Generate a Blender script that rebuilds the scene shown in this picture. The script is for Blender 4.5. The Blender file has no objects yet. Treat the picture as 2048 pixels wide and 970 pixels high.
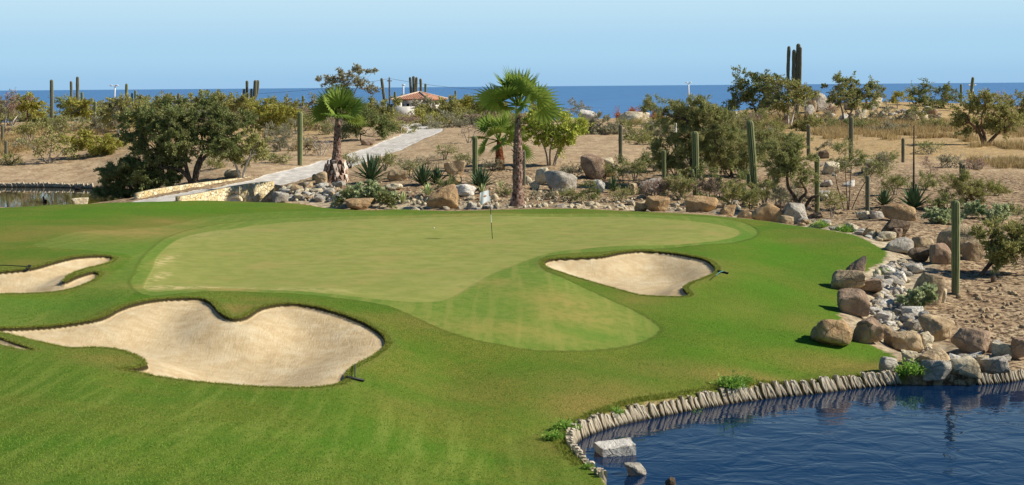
import bpy, math, random
import numpy as np
from mathutils import Matrix, Vector, noise as mnoise

scene = bpy.context.scene
# ------------------------------------------------------------------ camera
FPX, CX, CY = 3000.0, 1024.0, 485.0          # focal length and centre in photograph pixels
PITCH = math.atan((485.0 - 172.3) / FPX)
ROLL = math.radians(-0.45)
cam_data = bpy.data.cameras.new("camera")
cam = bpy.data.objects.new("camera", cam_data)
scene.collection.objects.link(cam)
CAMROT = Matrix.Rotation(math.pi / 2 - PITCH, 3, 'X') @ Matrix.Rotation(ROLL, 3, 'Z')
cam.rotation_euler = CAMROT.to_euler()
cam.location = (0, 0, 0)
cam_data.sensor_width = 36.0
cam_data.lens = FPX / 2048.0 * 36.0
cam_data.clip_start = 0.5
cam_data.clip_end = 200000.0
scene.camera = cam

# ------------------------------------------------------------------ light
SUN_EL = 38.0
SUN_AZ = math.atan2(-0.03, 1.0)              # from the right
sun_dir = Vector((math.cos(SUN_AZ) * math.cos(math.radians(SUN_EL)), math.sin(SUN_AZ) * math.cos(math.radians(SUN_EL)), math.sin(math.radians(SUN_EL))))
world = bpy.data.worlds.new("World")
scene.world = world
world.use_nodes = True
wn = world.node_tree.nodes; wl = world.node_tree.links
wn.clear()
SKYK = 1.0 / 0.06 / 2 ** 0.30
wo = wn.new('ShaderNodeOutputWorld'); bg = wn.new('ShaderNodeBackground')
sky = wn.new('ShaderNodeTexSky'); sky.sky_type = 'NISHITA'; sky.sun_disc = False
sky.sun_elevation = math.radians(SUN_EL)
sky.sun_rotation = math.pi / 2 - SUN_AZ
sky.air_density = 1.0; sky.dust_density = 0.3; sky.ozone_density = 2.5; sky.altitude = 0
# clear sky seen just over the horizon is a deeper blue here than the texture gives
geo = wn.new('ShaderNodeTexCoord'); sep = wn.new('ShaderNodeSeparateXYZ'); wl.new(geo.outputs['Generated'], sep.inputs[0])
cr = wn.new('ShaderNodeValToRGB'); cr.color_ramp.interpolation = 'EASE'
els = cr.color_ramp.elements
els[0].position = 0.0; els[0].color = (0.34, 0.57, 0.81, 1)
els[1].position = 0.06; els[1].color = (0.53, 0.76, 0.90, 1)
e = els.new(0.022); e.color = (0.41, 0.66, 0.87, 1)
wl.new(sep.outputs['Z'], cr.inputs[0])
gain = wn.new('ShaderNodeVectorMath'); gain.operation = 'SCALE'; gain.inputs['Scale'].default_value = SKYK
wl.new(cr.outputs[0], gain.inputs[0])
mr = wn.new('ShaderNodeMapRange'); mr.interpolation_type = 'SMOOTHSTEP'
mr.inputs['From Min'].default_value = 0.05; mr.inputs['From Max'].default_value = 0.30
wl.new(sep.outputs['Z'], mr.inputs[0])
hsv = wn.new('ShaderNodeHueSaturation'); hsv.inputs['Saturation'].default_value = 1.35
wl.new(sky.outputs[0], hsv.inputs['Color'])
mx = wn.new('ShaderNodeMix'); mx.data_type = 'RGBA'
wl.new(mr.outputs[0], mx.inputs[0]); wl.new(gain.outputs[0], mx.inputs[6]); wl.new(hsv.outputs[0], mx.inputs[7])
wl.new(mx.outputs[2], bg.inputs[0]); wl.new(bg.outputs[0], wo.inputs[0])
bg.inputs[1].default_value = 0.06
sd = bpy.data.lights.new("sun", 'SUN'); sd.energy = 5.0; sd.angle = math.radians(0.53); sd.color = (1.0, 0.93, 0.82)
so = bpy.data.objects.new("sun", sd); scene.collection.objects.link(so)
so.rotation_euler = sun_dir.to_track_quat('Z', 'Y').to_euler()
vs = scene.view_settings
vs.view_transform = 'Standard'; vs.look = 'None'; vs.exposure = 0.30; vs.gamma = 1.0; vs.use_curve_mapping = False
scene.cycles.max_bounces = 6; scene.cycles.diffuse_bounces = 3; scene.cycles.glossy_bounces = 3
scene.cycles.transparent_max_bounces = 6; scene.cycles.transmission_bounces = 3
scene.cycles.caustics_reflective = False; scene.cycles.caustics_refractive = False
scene.cycles.use_denoising = True

# ------------------------------------------------------------------ helpers
rng = np.random.default_rng(7)
RN = np.array(CAMROT)
def ray(px, py):
    d = RN @ np.array([(px - CX) / FPX, (CY - py) / FPX, -1.0])
    return d / d[1]                          # per metre of depth Y
def at(px, py, Y):
    return ray(px, py) * Y
def plane_pt(px, py, z):
    d = ray(px, py); t = z / d[2]
    return d * t
def fbm(x, y, seed=0, octaves=3):
    x = np.asarray(x, float); y = np.asarray(y, float)
    out = np.zeros(np.broadcast(x, y).shape); amp = 1.0; tot = 0
    for o in range(octaves):
        xi = np.floor(x).astype(np.int64); yi = np.floor(y).astype(np.int64)
        fx = x - xi; fy = y - yi
        fx = fx * fx * (3 - 2 * fx); fy = fy * fy * (3 - 2 * fy)
        def h(a, b):
            n = (a * 374761393 + b * 668265263 + (seed + o) * 1274126177) & 0x7fffffff
            n = ((n ^ (n >> 13)) * 1274126177) & 0x7fffffff
            return ((n ^ (n >> 16)) & 0xffff) / 32767.5 - 1.0
        v = (h(xi, yi) * (1 - fx) + h(xi + 1, yi) * fx) * (1 - fy) + (h(xi, yi + 1) * (1 - fx) + h(xi + 1, yi + 1) * fx) * fy
        out += v * amp; tot += amp; amp *= 0.5; x = x * 2.03 + 11.3; y = y * 2.03 + 5.7
    return out / tot
def sstep(a, b, x):
    t = np.clip((x - a) / (b - a), 0, 1); return t * t * (3 - 2 * t)
def catmull(pts, closed=True, n=6):
    P = np.array(pts, float); m = len(P); out = []
    for i in range(m if closed else m - 1):
        if closed: a, b, c, d = P[(i - 1) % m], P[i], P[(i + 1) % m], P[(i + 2) % m]
        else: a, b, c, d = P[max(i - 1, 0)], P[i], P[i + 1], P[min(i + 2, m - 1)]
        for k in range(n):
            t = k / n
            out.append(0.5 * ((2 * b) + (c - a) * t + (2 * a - 5 * b + 4 * c - d) * t * t + (3 * b - a - 3 * c + d) * t ** 3))
    if not closed: out.append(P[-1])
    return np.array(out)
def sdf(poly, X, Y, far=4.0):
    """signed distance, positive inside; only exact near the polygon"""
    X = np.asarray(X, float); Y = np.asarray(Y, float); shp = X.shape
    out = np.full(X.size, -float(far)); xf = X.ravel(); yf = Y.ravel()
    P = np.asarray(poly)[:, :2]
    m = (xf > P[:, 0].min() - far) & (xf < P[:, 0].max() + far) & (yf > P[:, 1].min() - far) & (yf < P[:, 1].max() + far)
    idx = np.nonzero(m)[0]
    if len(idx):
        x = xf[idx]; y = yf[idx]; d2 = np.full(len(idx), 1e18); ins = np.zeros(len(idx), bool)
        Q = np.roll(P, -1, 0)
        for (ax, ay), (bx, by) in zip(P, Q):
            ex, ey = bx - ax, by - ay; L = ex * ex + ey * ey + 1e-12
            t = np.clip(((x - ax) * ex + (y - ay) * ey) / L, 0, 1)
            d2 = np.minimum(d2, (x - ax - t * ex) ** 2 + (y - ay - t * ey) ** 2)
            c = (ay > y) != (by > y)
            if abs(by - ay) > 1e-12:
                ins ^= c & (x < (bx - ax) * (y - ay) / (by - ay) + ax)
        d = np.sqrt(d2); out[idx] = np.where(ins, d, -np.minimum(d, far))
    return out.reshape(shp)
def soft_dist(poly, X, Y, far=4.0):
    """distance to an outline without creases along its middle"""
    P = np.asarray(poly)[:, :2]; Q = np.roll(P, -1, 0); n = 4
    pts = np.concatenate([P + (Q - P) * (k + .5) / n for k in range(n)]); ln = np.tile(np.linalg.norm(Q - P, axis=1) / n, n)
    xf = X.ravel(); yf = Y.ravel(); out = np.zeros(xf.size)
    idx = np.nonzero((xf > P[:, 0].min()) & (xf < P[:, 0].max()) & (yf > P[:, 1].min()) & (yf < P[:, 1].max()))[0]
    acc = np.zeros(len(idx)); x = xf[idx]; y = yf[idx]
    for (a, b), l in zip(pts, ln): acc += l / ((x - a) ** 2 + (y - b) ** 2 + .02) ** 2
    out[idx] = (acc * 2 / math.pi) ** (-1 / 3.0)
    return out.reshape(X.shape)
def line_dist(line, X, Y, far=6.0):
    X = np.asarray(X, float); Y = np.asarray(Y, float)
    P = np.asarray(line)[:, :2]; d2 = np.full(X.size, far * far); xf = X.ravel(); yf = Y.ravel()
    m = (xf > P[:, 0].min() - far) & (xf < P[:, 0].max() + far) & (yf > P[:, 1].min() - far) & (yf < P[:, 1].max() + far)
    idx = np.nonzero(m)[0]; x = xf[idx]; y = yf[idx]; dd = d2[idx]
    for (ax, ay), (bx, by) in zip(P[:-1], P[1:]):
        ex, ey = bx - ax, by - ay; L = ex * ex + ey * ey + 1e-12
        t = np.clip(((x - ax) * ex + (y - ay) * ey) / L, 0, 1)
        dd = np.minimum(dd, (x - ax - t * ex) ** 2 + (y - ay - t * ey) ** 2)
    d2[idx] = dd
    return np.sqrt(d2).reshape(X.shape)

# ------------------------------------------------------------------ terrain
ZP, ZF, ZSEA = -9.0, -8.0, -30.0             # front pond, far pond, sea
# control points: photograph column, row and a depth in metres
CP = [
 # foreground hillside
 (-500,1100,22),(0,1050,20),(500,1050,20),(1000,1080,23),(0,970,23),(250,970,23.5),(500,970,24.5),(750,970,27),(1000,975,30.5),(1120,960,33.6),
 (0,850,29),(300,850,30),(600,850,33),(850,850,36),(1050,870,36.5),(0,760,34.5),(180,770,34.5),
 (0,705,37.5),(130,730,36.5),(300,775,35.3),(520,800,35.2),(680,795,36.3),(780,760,39),(900,760,40.5),(1050,790,39.5),
 # between bunkers and green
 (0,640,42.5),(120,640,43),(220,610,44.5),(300,590,46.3),(430,590,46.5),(500,605,45.6),(580,598,46.2),(700,615,45.5),(790,655,43.6),(800,700,41.5),
 (0,605,45.5),(150,600,46.5),(240,560,49.5),(100,500,54),(0,520,52),(200,500,55),(260,525,53),(-250,560,48),(-300,480,56),(-300,430,72),(-300,700,37),
 # left mounds
 (0,470,60),(100,455,65),(0,440,72),(150,430,76),(0,417,82),(100,411,84),(220,406,86),(330,402,87),(300,430,77),(300,470,64),
 (430,402,88),(430,430,79),(600,408,87),(600,430,79.5),(800,416,84),(800,428,79.5),
 # green
 (310,520,54.5),(300,575,48.6),(450,470,65),(450,520,56),(450,570,49.6),(700,450,71.8),(700,500,60),(700,560,51),(850,600,47.2),
 (985,478,65.5),(1000,435,76),(1000,540,54),(1000,425,79),(1200,436,75.5),(1200,480,64),(1350,440,73),(1460,462,67),(1400,486,62),(1250,492,60.5),
 # apron hollow and bank
 (940,625,46),(1000,590,48.5),(1100,560,51.5),(1060,640,45.5),(1180,640,46.5),(1290,660,46.5),(1200,690,44.4),(1050,695,43.2),(930,690,42.8),
 (1080,518,57),(1200,508,58.5),(1330,500,60),(1430,515,58.2),(1460,545,55),(1400,590,51.5),(1250,600,50),(1330,640,47.6),(1150,570,51.5),
 # right bank of turf
 (1550,480,65),(1550,540,57.5),(1550,620,50.5),(1550,700,45.8),(1680,500,62.5),(1650,560,56),(1640,620,51),(1680,700,46.6),(1400,700,44.5),(1250,760,41.5),
 (1450,770,42),(1650,750,44.3),(1790,735,46),(1140,850,38),(1300,820,39.5),(1400,805,40.6),(1100,900,36),
 # crest of the turf along the back
 (1000,420,81.5),(1150,419,82),(1270,422,80.5),(1400,431,77),(1500,442,73.5),(1600,454,70),(1700,472,65.5),
 # right creek and bank
 (1760,500,63),(1800,560,57),(1760,600,53.8),(1740,650,50),(1830,640,51.3),(1800,700,47.8),(1900,590,55.5),(1960,560,58.8),(1990,640,51.5),(2040,700,48.3),(2040,740,47),
 (1960,735,47),(1880,735,46.6),(2200,600,54),(2200,700,48.5),(2300,500,66),(1850,480,66.5),(1950,480,68),(2040,470,71),(1950,430,79),(2048,420,83),
 # ground behind the crest
 (1560,440,79),(1650,440,78),(1750,440,76.5),(1480,420,84),(1380,405,90),(1270,405,88),(1150,408,87.5),(1000,408,87.5),
 (1600,390,93),(1700,400,90),(1800,400,89),(1900,385,94),(2048,380,97),
 (1500,350,106),(1650,340,109),(1800,330,113),(1950,330,115),(2048,330,116),(2300,330,117),
 (1500,300,130),(1650,300,130),(1800,295,132),(1950,290,135),(2048,290,137),
 (1500,260,168),(1650,250,175),(1800,258,170),(1950,262,165),(2048,262,165),(2300,262,165),
 (1550,232,190),(1650,215,196),(1750,215,196),(1850,232,190),(1950,245,190),(2048,245,190),
 # middle garden
 (1270,370,100),(1150,370,100),(1000,385,93),(880,395,91.5),(780,395,92),(700,395,93),(1000,350,103),(900,350,103),(1100,340,107),(1250,330,110),
 (1380,350,104),(1000,310,120),(1200,300,124),(1350,290,132),(1000,280,138),(1200,270,148),(920,275,142),(1350,262,160),
 (950,262,157),(1100,255,165),(1250,248,178),(1000,245,190),(1250,237,200),
 # path and left middle
 (600,392,96),(545,402,92),(620,352,110),(560,360,108),(500,372,104.5),(420,384,101),(320,397,97),(670,366,102),(760,345,109),
 (640,338,117),(720,312,127),(780,293,137),(830,271,152),(560,330,118),(500,345,112),(650,300,134),(720,280,146),(600,280,150),(680,262,165),
 (400,365,108),(300,350,119),(400,330,121),(300,300,140),(400,290,146),(500,280,152),(500,250,185),(400,240,195),(650,245,190),(800,245,190),(300,250,180),
 # far left bank
 (0,362,127.5),(100,362,127.5),(200,362,126),(0,345,133),(150,335,136),(250,340,132),(0,310,146),(150,300,150),(0,280,165),(150,270,170),(0,250,188),(150,245,192),
 (-300,362,127),(-300,330,137),(-300,290,155),(-300,255,182),
]
cpx = np.array([at(a, b, c) for a, b, c in CP])
extra = np.array([  # (X, Y, z) beyond the picture and below the lines of sight
 (0,5,-1.9),(-6,6,-1.9),(7,6,-2.6),(0,12,-3.6),(-12,14,-3.7),(-25,22,-4.5),(14,14,-6.0),(-45,60,-5.5),(-70,90,-5.8),(60,60,-6.5),(60,90,-6.5),(80,130,-5.5),(-90,140,-5.5),
 (35,40,-8.4),(40,52,-7.8),(9,36,-9.3),(14,30,-9.3),(8,24,-9.0),(25,28,-9.0),(-32,101,-7.9),(-30,112,-8.2),(-38,100,-7.9),(-38,115,-8.4),(-60,100,-7.7),(-26,93,-7.5),(-32,93,-7.4),
 (-16.5,92,-7.6),(-12,90.5,-7.7),(-7,89,-7.4),(-1,87,-7.1),(8,85,-7.15),(14,83.5,-7.3),(19,80,-7.25),
 (-120,230,-6.0),(-60,230,-6.0),(-30,230,-5.6),(0,230,-6.0),(30,230,-5.2),(60,235,-3.6),(100,235,-5.0),(-150,300,-16),(-60,300,-16),(0,300,-17),(60,300,-17),(140,300,-16),
 (-200,420,-36),(0,420,-36),(200,420,-36)])
cpx = np.vstack([cpx, extra])
def tps_xy(X, Y):
    return np.stack([1.4 * X / Y, np.log(Y)], -1)
_A = tps_xy(cpx[:, 0], cpx[:, 1])
def _phi(r2): return 0.5 * r2 * np.log(r2 + 1e-12)
_n = len(_A)
_K = _phi(((_A[:, None] - _A[None]) ** 2).sum(-1)) + np.eye(_n) * 2e-4
_P = np.hstack([np.ones((_n, 1)), _A])
_M = np.block([[_K, _P], [_P.T, np.zeros((3, 3))]])
_w = np.linalg.solve(_M, np.concatenate([cpx[:, 2], np.zeros(3)]))
def base_z(X, Y):
    X = np.asarray(X, float); Y = np.asarray(Y, float); shp = X.shape
    a = tps_xy(X.ravel(), Y.ravel()); out = np.empty(len(a))
    for i in range(0, len(a), 40000):
        b = a[i:i + 40000]
        r2 = (b[:, 0:1] - _A[None, :, 0]) ** 2 + (b[:, 1:2] - _A[None, :, 1]) ** 2
        out[i:i + 40000] = _phi(r2) @ _w[:_n] + _w[_n] + b @ _w[_n + 1:]
    return out.reshape(shp)
_ts = np.exp(np.linspace(math.log(18), math.log(235), 900))
def hit(px, py, fn=None, ymin=0.0):
    """where the line of sight through a photograph pixel meets the ground"""
    d = ray(px, py); ts = _ts[_ts >= ymin]
    g = (fn or base_z)(d[0] * ts, ts); s = d[2] * ts - g
    k = np.nonzero(s < 0)[0]
    if len(k) == 0: k = [int(np.argmin(s))]
    k = k[0]
    if k > 0:
        a, b = s[k - 1], s[k]; t = ts[k - 1] + (ts[k] - ts[k - 1]) * a / (a - b + 1e-9)
    else: t = ts[0]
    return np.array([d[0] * t, t, d[2] * t])
def hits(pts, n=5, closed=True):
    return catmull([hit(a, b)[:2] for a, b in pts], closed, n)
def xyl(pts):                                # (column, depth) pairs
    return [(ray(a, 410)[0] * y, y) for a, y in pts]

BUNK = [
 # the large one in front
 [(-60,652),(0,657),(60,656),(140,650),(200,639),(240,619),(300,603),(350,598),(400,598),(424,606),(440,624),(462,637),(490,634),(520,617),(560,609),(610,610),(660,620),(710,636),(752,657),(772,675),
  (771,692),(750,709),(712,729),(694,746),(688,762),(660,771),(620,775),(540,775),(440,768),(340,757),(280,747),(236,739),(266,738),(291,731),(278,716),(240,703),(190,698),(140,699),(90,690),(45,679),(0,668),(-60,658)],
 [(-80,548),(0,546),(60,540),(100,528),(140,517),(180,512),(212,512),(229,517),(222,525),(200,533),(165,543),(140,553),(128,566),(150,557),(180,548),(197,549),(198,556),(180,567),(140,581),(80,588),(0,591),(-80,593)],
 [(1086,524),(1100,518),(1150,516),(1200,514),(1240,507),(1290,503),(1340,507),(1385,514),(1415,522),(1430,534),(1433,545),(1420,553),(1395,562),(1375,570),(1369,577),(1380,589),(1366,593),(1330,593),(1280,590),(1230,578),(1180,564),(1140,552),(1105,540),(1090,532)],
 [(-90,664),(-40,673),(0,679),(34,690),(72,704),(34,701),(0,693),(-90,680)],
]
BP = [hits(b, 4) for b in BUNK]
GREEN = hits([(285,578),(292,560),(304,535),(312,512),(335,490),(380,470),(450,458),(540,448),(650,441),(800,436),(1000,433),(1200,434),(1330,438),(1420,446),(1468,455),(1482,463),(1470,474),(1400,486),(1300,492),(1180,497),
 (1110,505),(1050,522),(1000,543),(955,566),(915,590),(880,602),(820,603),(740,597),(650,588),(550,581),(450,578),(370,581),(310,585)])
COLLAR = hits([(262,572),(272,545),(290,510),(320,484),(375,460),(450,447),(560,437),(700,431),(850,428),(1000,427),(1200,428),(1340,431),(1430,437),(1490,447),(1516,460),(1505,476),(1440,488),(1330,497),(1220,503),
 (1130,508),(1085,516),(1090,540),(1140,562),(1200,590),(1270,620),(1318,650),(1318,664),(1290,681),(1240,693),(1160,700),(1080,699),(1010,690),(940,676),(880,655),(820,628),(760,608),(650,594),(550,587),(450,583),(370,587),(300,592)])
LEFTCUT = hits([(70,492),(110,475),(180,462),(260,457),(345,449),(420,434),(520,424),(660,422),(800,424),(900,428),(600,440),(420,462),(330,490),(300,560),(250,600),(160,640),(60,652),(-60,645),(-60,600),(60,598),(160,582),(240,540),(260,510),(180,500)])
TURF = catmull([(ray(a, b)[0] * y, y) for a, b, y in [(-700,420,80),(-300,420,80),(0,417,84),(120,411,86),(230,405,87.5),(330,402,88.5),(430,401,89.5),(520,404,89),(600,408,88),(700,413,86.5),(800,417,85),(900,420,83.5),(1000,421,82.6),(1150,420,83),(1270,423,81.5),(1400,432,78),(1500,443,74.5),(1600,455,70.8),(1700,473,66.3)]]
   + [tuple(hit(a, b)[:2]) for a, b in [(1745,487),(1772,502),(1768,520),(1742,536),(1710,560),(1685,590),(1678,625),(1700,665),(1745,690),(1785,712),(1790,735),(1800,752)]], False, 5)
POND = catmull([plane_pt(a, b, ZP)[:2] for a, b in [(1330,1250),(1250,1060),(1200,975),(1165,942),(1143,912),(1146,893),(1165,876),(1210,858),(1270,843),(1330,831),(1400,817),(1480,804),(1560,794),(1640,786),(1720,776),(1800,769),(1850,770),(1960,769),(2020,764),(2100,752),(2300,745),(2700,760)]], False, 5)
TURF = np.vstack([TURF, [p for p in POND[::-1] if p[0] < 11.8], [(4, 16), (4, 2), (-60, 2), (-120, 30)]])
POND = np.vstack([POND, [(60, 38), (60, 14), (10, 14)]])
FPOND = catmull(xyl([(-500,124.5),(-100,124.5),(0,124.3),(100,123.5),(190,121.5),(225,117),(250,109),(225,104),(150,101.5),(50,101),(0,101),(-200,100),(-500,99)]), True, 5)
PATH = catmull([(ray(a, b)[0] * y, y) for a, b, y in [(200,405,93),(310,397,97),(420,382,101),(500,370,105),(560,358,108.5),(640,338,117),(720,312,127),(780,293,137),(830,271,152),(850,262,168),(800,250,190)]], False, 5)
TRACK = catmull([tuple(hit(a, b, ymin=90)[:2]) for a, b in [(870,273),(950,263),(1100,258)]], False, 4)
CREEK = catmull([tuple(hit(a, b, ymin=84)[:2]) for a, b in [(560,398),(640,398),(720,402),(820,407),(950,411),(1100,412),(1270,415),(1400,420)]] + [tuple(hit(a, b)[:2]) for a, b in [(1500,436),(1600,448),(1690,460),(1760,478),(1800,510),(1790,550),(1770,590),(1760,630),(1790,670),(1850,710),(1900,740)]], False, 5)

CARVE = np.array(xyl([(362,96.2),(400,98.6),(440,100.8),(480,102.8),(520,104.3),(549,105.0),(562,103.2),(572,98),(566,92.5),(545,90.5),(440,90.5),(385,92.5)]))
def full_z(X, Y, parts=None):
    """the finished ground height"""
    z = base_z(X, Y)
    dt = sdf(TURF, X, Y, 6.0)
    wild = sstep(0.3, -1.5, dt)
    z = z + wild * (0.10 * fbm(X * 0.45, Y * 0.45, 3, 3) + 0.05 * fbm(X * 2.2, Y * 2.2, 4, 2)) * sstep(60, 75, Y + 12 * (X > 8))
    z = z + (1 - wild) * (0.025 * fbm(X * 0.5, Y * 0.5, 5, 2) + 0.06 * fbm(X * 0.16, Y * 0.16, 15, 2))
    ds = np.full(np.shape(X), -4.0)
    for i, b in enumerate(BP):
        d = sdf(b, X, Y, 4.0); ds = np.maximum(ds, d)
        bowl = [0.75, 0.5, 0.6, 0.08][i]; wid = [2.6, 1.6, 1.8, 0.6][i]
        soft = soft_dist(b, np.asarray(X, float), np.asarray(Y, float)) if i < 3 else np.maximum(d, 0)
        z = z - np.where(d > 0, (0.10 if i < 3 else 0.04) * sstep(0, 0.10, d) + bowl * sstep(0.0, wid, soft), 0.0)
        z = z + 0.03 * sstep(-0.7, -0.1, d) * (d <= 0) + 0.03 * (d > 0) * (1 - sstep(0, 0.10, d))
        z = z + np.where(d > 0.1, 0.018 * fbm(X * 2.0, Y * 2.0, 9, 3), 0)
    dp = sdf(POND, X, Y, 3.0)
    z = np.where(dp > 0, np.minimum(z, ZP - 0.06 - 1.0 * sstep(0, 1.2, dp)), np.where(Y < 110, np.maximum(z, ZP + 0.30 + 0.05 * np.clip(-dp, 0, 3)), z))
    cm = sstep(0.0, 0.45, sdf(CARVE, X, Y, 3.0)); z = z * (1 - cm) + np.minimum(z, -8.15) * cm
    df = sdf(FPOND, X, Y, 3.0)
    z = np.where(df > 0, np.minimum(z, ZF - 0.8 * sstep(0, 1.2, df) + 0.03), np.where(Y < 200, np.maximum(z, np.where(np.abs(Y - 112) < 16, np.where(X < -20, ZF + 0.12, -99), -99)), z))
    dr = line_dist(PATH, X, Y, 6.0)
    dc = line_dist(CREEK, X, Y, 6.0)
    z = z - 0.22 * sstep(1.6, 0.2, dc) * wild
    z = z - 0.05 * sstep(2.05, 1.9, dr)
    if parts is not None:
        parts.update(dt=dt, ds=ds, dp=dp, df=df, dr=dr, dc=dc)
    return z
# ------------------------------------------------------------------ node helpers
def srgb(r, g, b):
    f = lambda c: (c / 255 / 12.92) if c / 255 <= 0.04045 else ((c / 255 + 0.055) / 1.055) ** 2.4
    return (f(r), f(g), f(b), 1.0)
class NT:
    def __init__(self, name):
        self.m = bpy.data.materials.new(name); self.m.use_nodes = True
        self.t = self.m.node_tree; self.t.nodes.clear()
        self.out = self.t.nodes.new('ShaderNodeOutputMaterial')
        self.co = self.t.nodes.new('ShaderNodeTexCoord')
    def n(self, typ, **kw):
        x = self.t.nodes.new(typ)
        for k, v in kw.items(): setattr(x, k, v)
        return x
    def link(self, a, b): self.t.links.new(a, b)
    def val(self, sock, v):
        if hasattr(v, 'is_linked'): self.link(v, sock)
        else: sock.default_value = v
    def obj(self): return self.co.outputs['Object']
    def scaled(self, s, rot=(0, 0, 0), src=None):
        m = self.n('ShaderNodeMapping'); m.inputs['Scale'].default_value = s; m.inputs['Rotation'].default_value = rot
        self.link(src or self.obj(), m.inputs['Vector']); return m.outputs[0]
    def noise(self, scale, detail=3, rough=0.55, vec=None, dist=0.0):
        x = self.n('ShaderNodeTexNoise'); x.inputs['Scale'].default_value = scale
        x.inputs['Detail'].default_value = detail; x.inputs['Roughness'].default_value = rough; x.inputs['Distortion'].default_value = dist
        self.link(vec or self.obj(), x.inputs['Vector']); return x.outputs['Fac']
    def voro(self, scale, vec=None, feature='F1', out='Distance'):
        x = self.n('ShaderNodeTexVoronoi', feature=feature); x.inputs['Scale'].default_value = scale
        self.link(vec or self.obj(), x.inputs['Vector']); return x.outputs[out]
    def ramp(self, fac, lo, hi, a=0.0, b=1.0):
        x = self.n('ShaderNodeMapRange', interpolation_type='SMOOTHSTEP')
        self.val(x.inputs['Value'], fac); x.inputs['From Min'].default_value = lo; x.inputs['From Max'].default_value = hi
        x.inputs['To Min'].default_value = a; x.inputs['To Max'].default_value = b; return x.outputs[0]
    def mix(self, fac, a, b, mode='MIX'):
        x = self.n('ShaderNodeMix', data_type='RGBA', blend_type=mode)
        self.val(x.inputs[0], fac); self.val(x.inputs[6], a); self.val(x.inputs[7], b); return x.outputs[2]
    def math(self, op, a, b=0.0, c=None):
        x = self.n('ShaderNodeMath', operation=op); self.val(x.inputs[0], a); self.val(x.inputs[1], b)
        if c is not None: self.val(x.inputs[2], c)
        return x.outputs[0]
    def attr(self, name, out='Fac'):
        x = self.n('ShaderNodeAttribute', attribute_name=name); return x.outputs[out]
    def bump(self, h, strength=0.5, dist=0.02):
        x = self.n('ShaderNodeBump'); self.val(x.inputs['Strength'], strength); x.inputs['Distance'].default_value = dist
        self.link(h, x.inputs['Height']); return x.outputs[0]
    def bsdf(self, col, rough=0.9, nor=None, spec=0.15, **kw):
        x = self.n('ShaderNodeBsdfPrincipled'); self.val(x.inputs['Base Color'], col); self.val(x.inputs['Roughness'], rough)
        x.inputs['Specular IOR Level'].default_value = spec
        if nor is not None: self.link(nor, x.inputs['Normal'])
        for k, v in kw.items(): x.inputs[k].default_value = v
        self.link(x.outputs[0], self.out.inputs[0]); return x

def mesh_obj(name, verts, faces=None, mat=None, parent=None, smooth=False, loops=None, counts=None, attrs=None):
    me = bpy.data.meshes.new(name)
    verts = np.asarray(verts, np.float32)
    if faces is not None and isinstance(faces, np.ndarray):
        nf, k = faces.shape; loops = faces.ravel(); counts = np.full(nf, k)
    if loops is not None:
        me.vertices.add(len(verts)); me.vertices.foreach_set('co', verts.ravel())
        me.loops.add(len(loops)); me.loops.foreach_set('vertex_index', np.asarray(loops, np.int32))
        me.polygons.add(len(counts)); me.polygons.foreach_set('loop_start', (np.cumsum(counts) - counts).astype(np.int32))
        me.polygons.foreach_set('loop_total', np.asarray(counts, np.int32))
        me.update(calc_edges=True)
    else:
        me.from_pydata([tuple(map(float, v)) for v in verts], [], faces); me.update()
    if attrs:
        for k, (dom, v) in attrs.items():
            a = me.attributes.new(k, 'FLOAT', dom); a.data.foreach_set('value', np.asarray(v, np.float32))
    if smooth: me.polygons.foreach_set('use_smooth', np.ones(len(me.polygons), bool))
    if mat: me.materials.append(mat)
    o = bpy.data.objects.new(name, me); scene.collection.objects.link(o)
    if parent: o.parent = parent
    return o
def tag(o, label=None, cat=None, group=None, kind=None):
    if label: o['label'] = label
    if cat: o['category'] = cat
    if group: o['group'] = group
    if kind: o['kind'] = kind
    return o
def empty(name, loc, label, cat, group=None, rz=0.0):
    o = bpy.data.objects.new(name, None); scene.collection.objects.link(o)
    o.empty_display_size = 0.2
    o.location = [float(v) for v in loc]; o.rotation_euler.z = rz
    return tag(o, label, cat, group)

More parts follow.
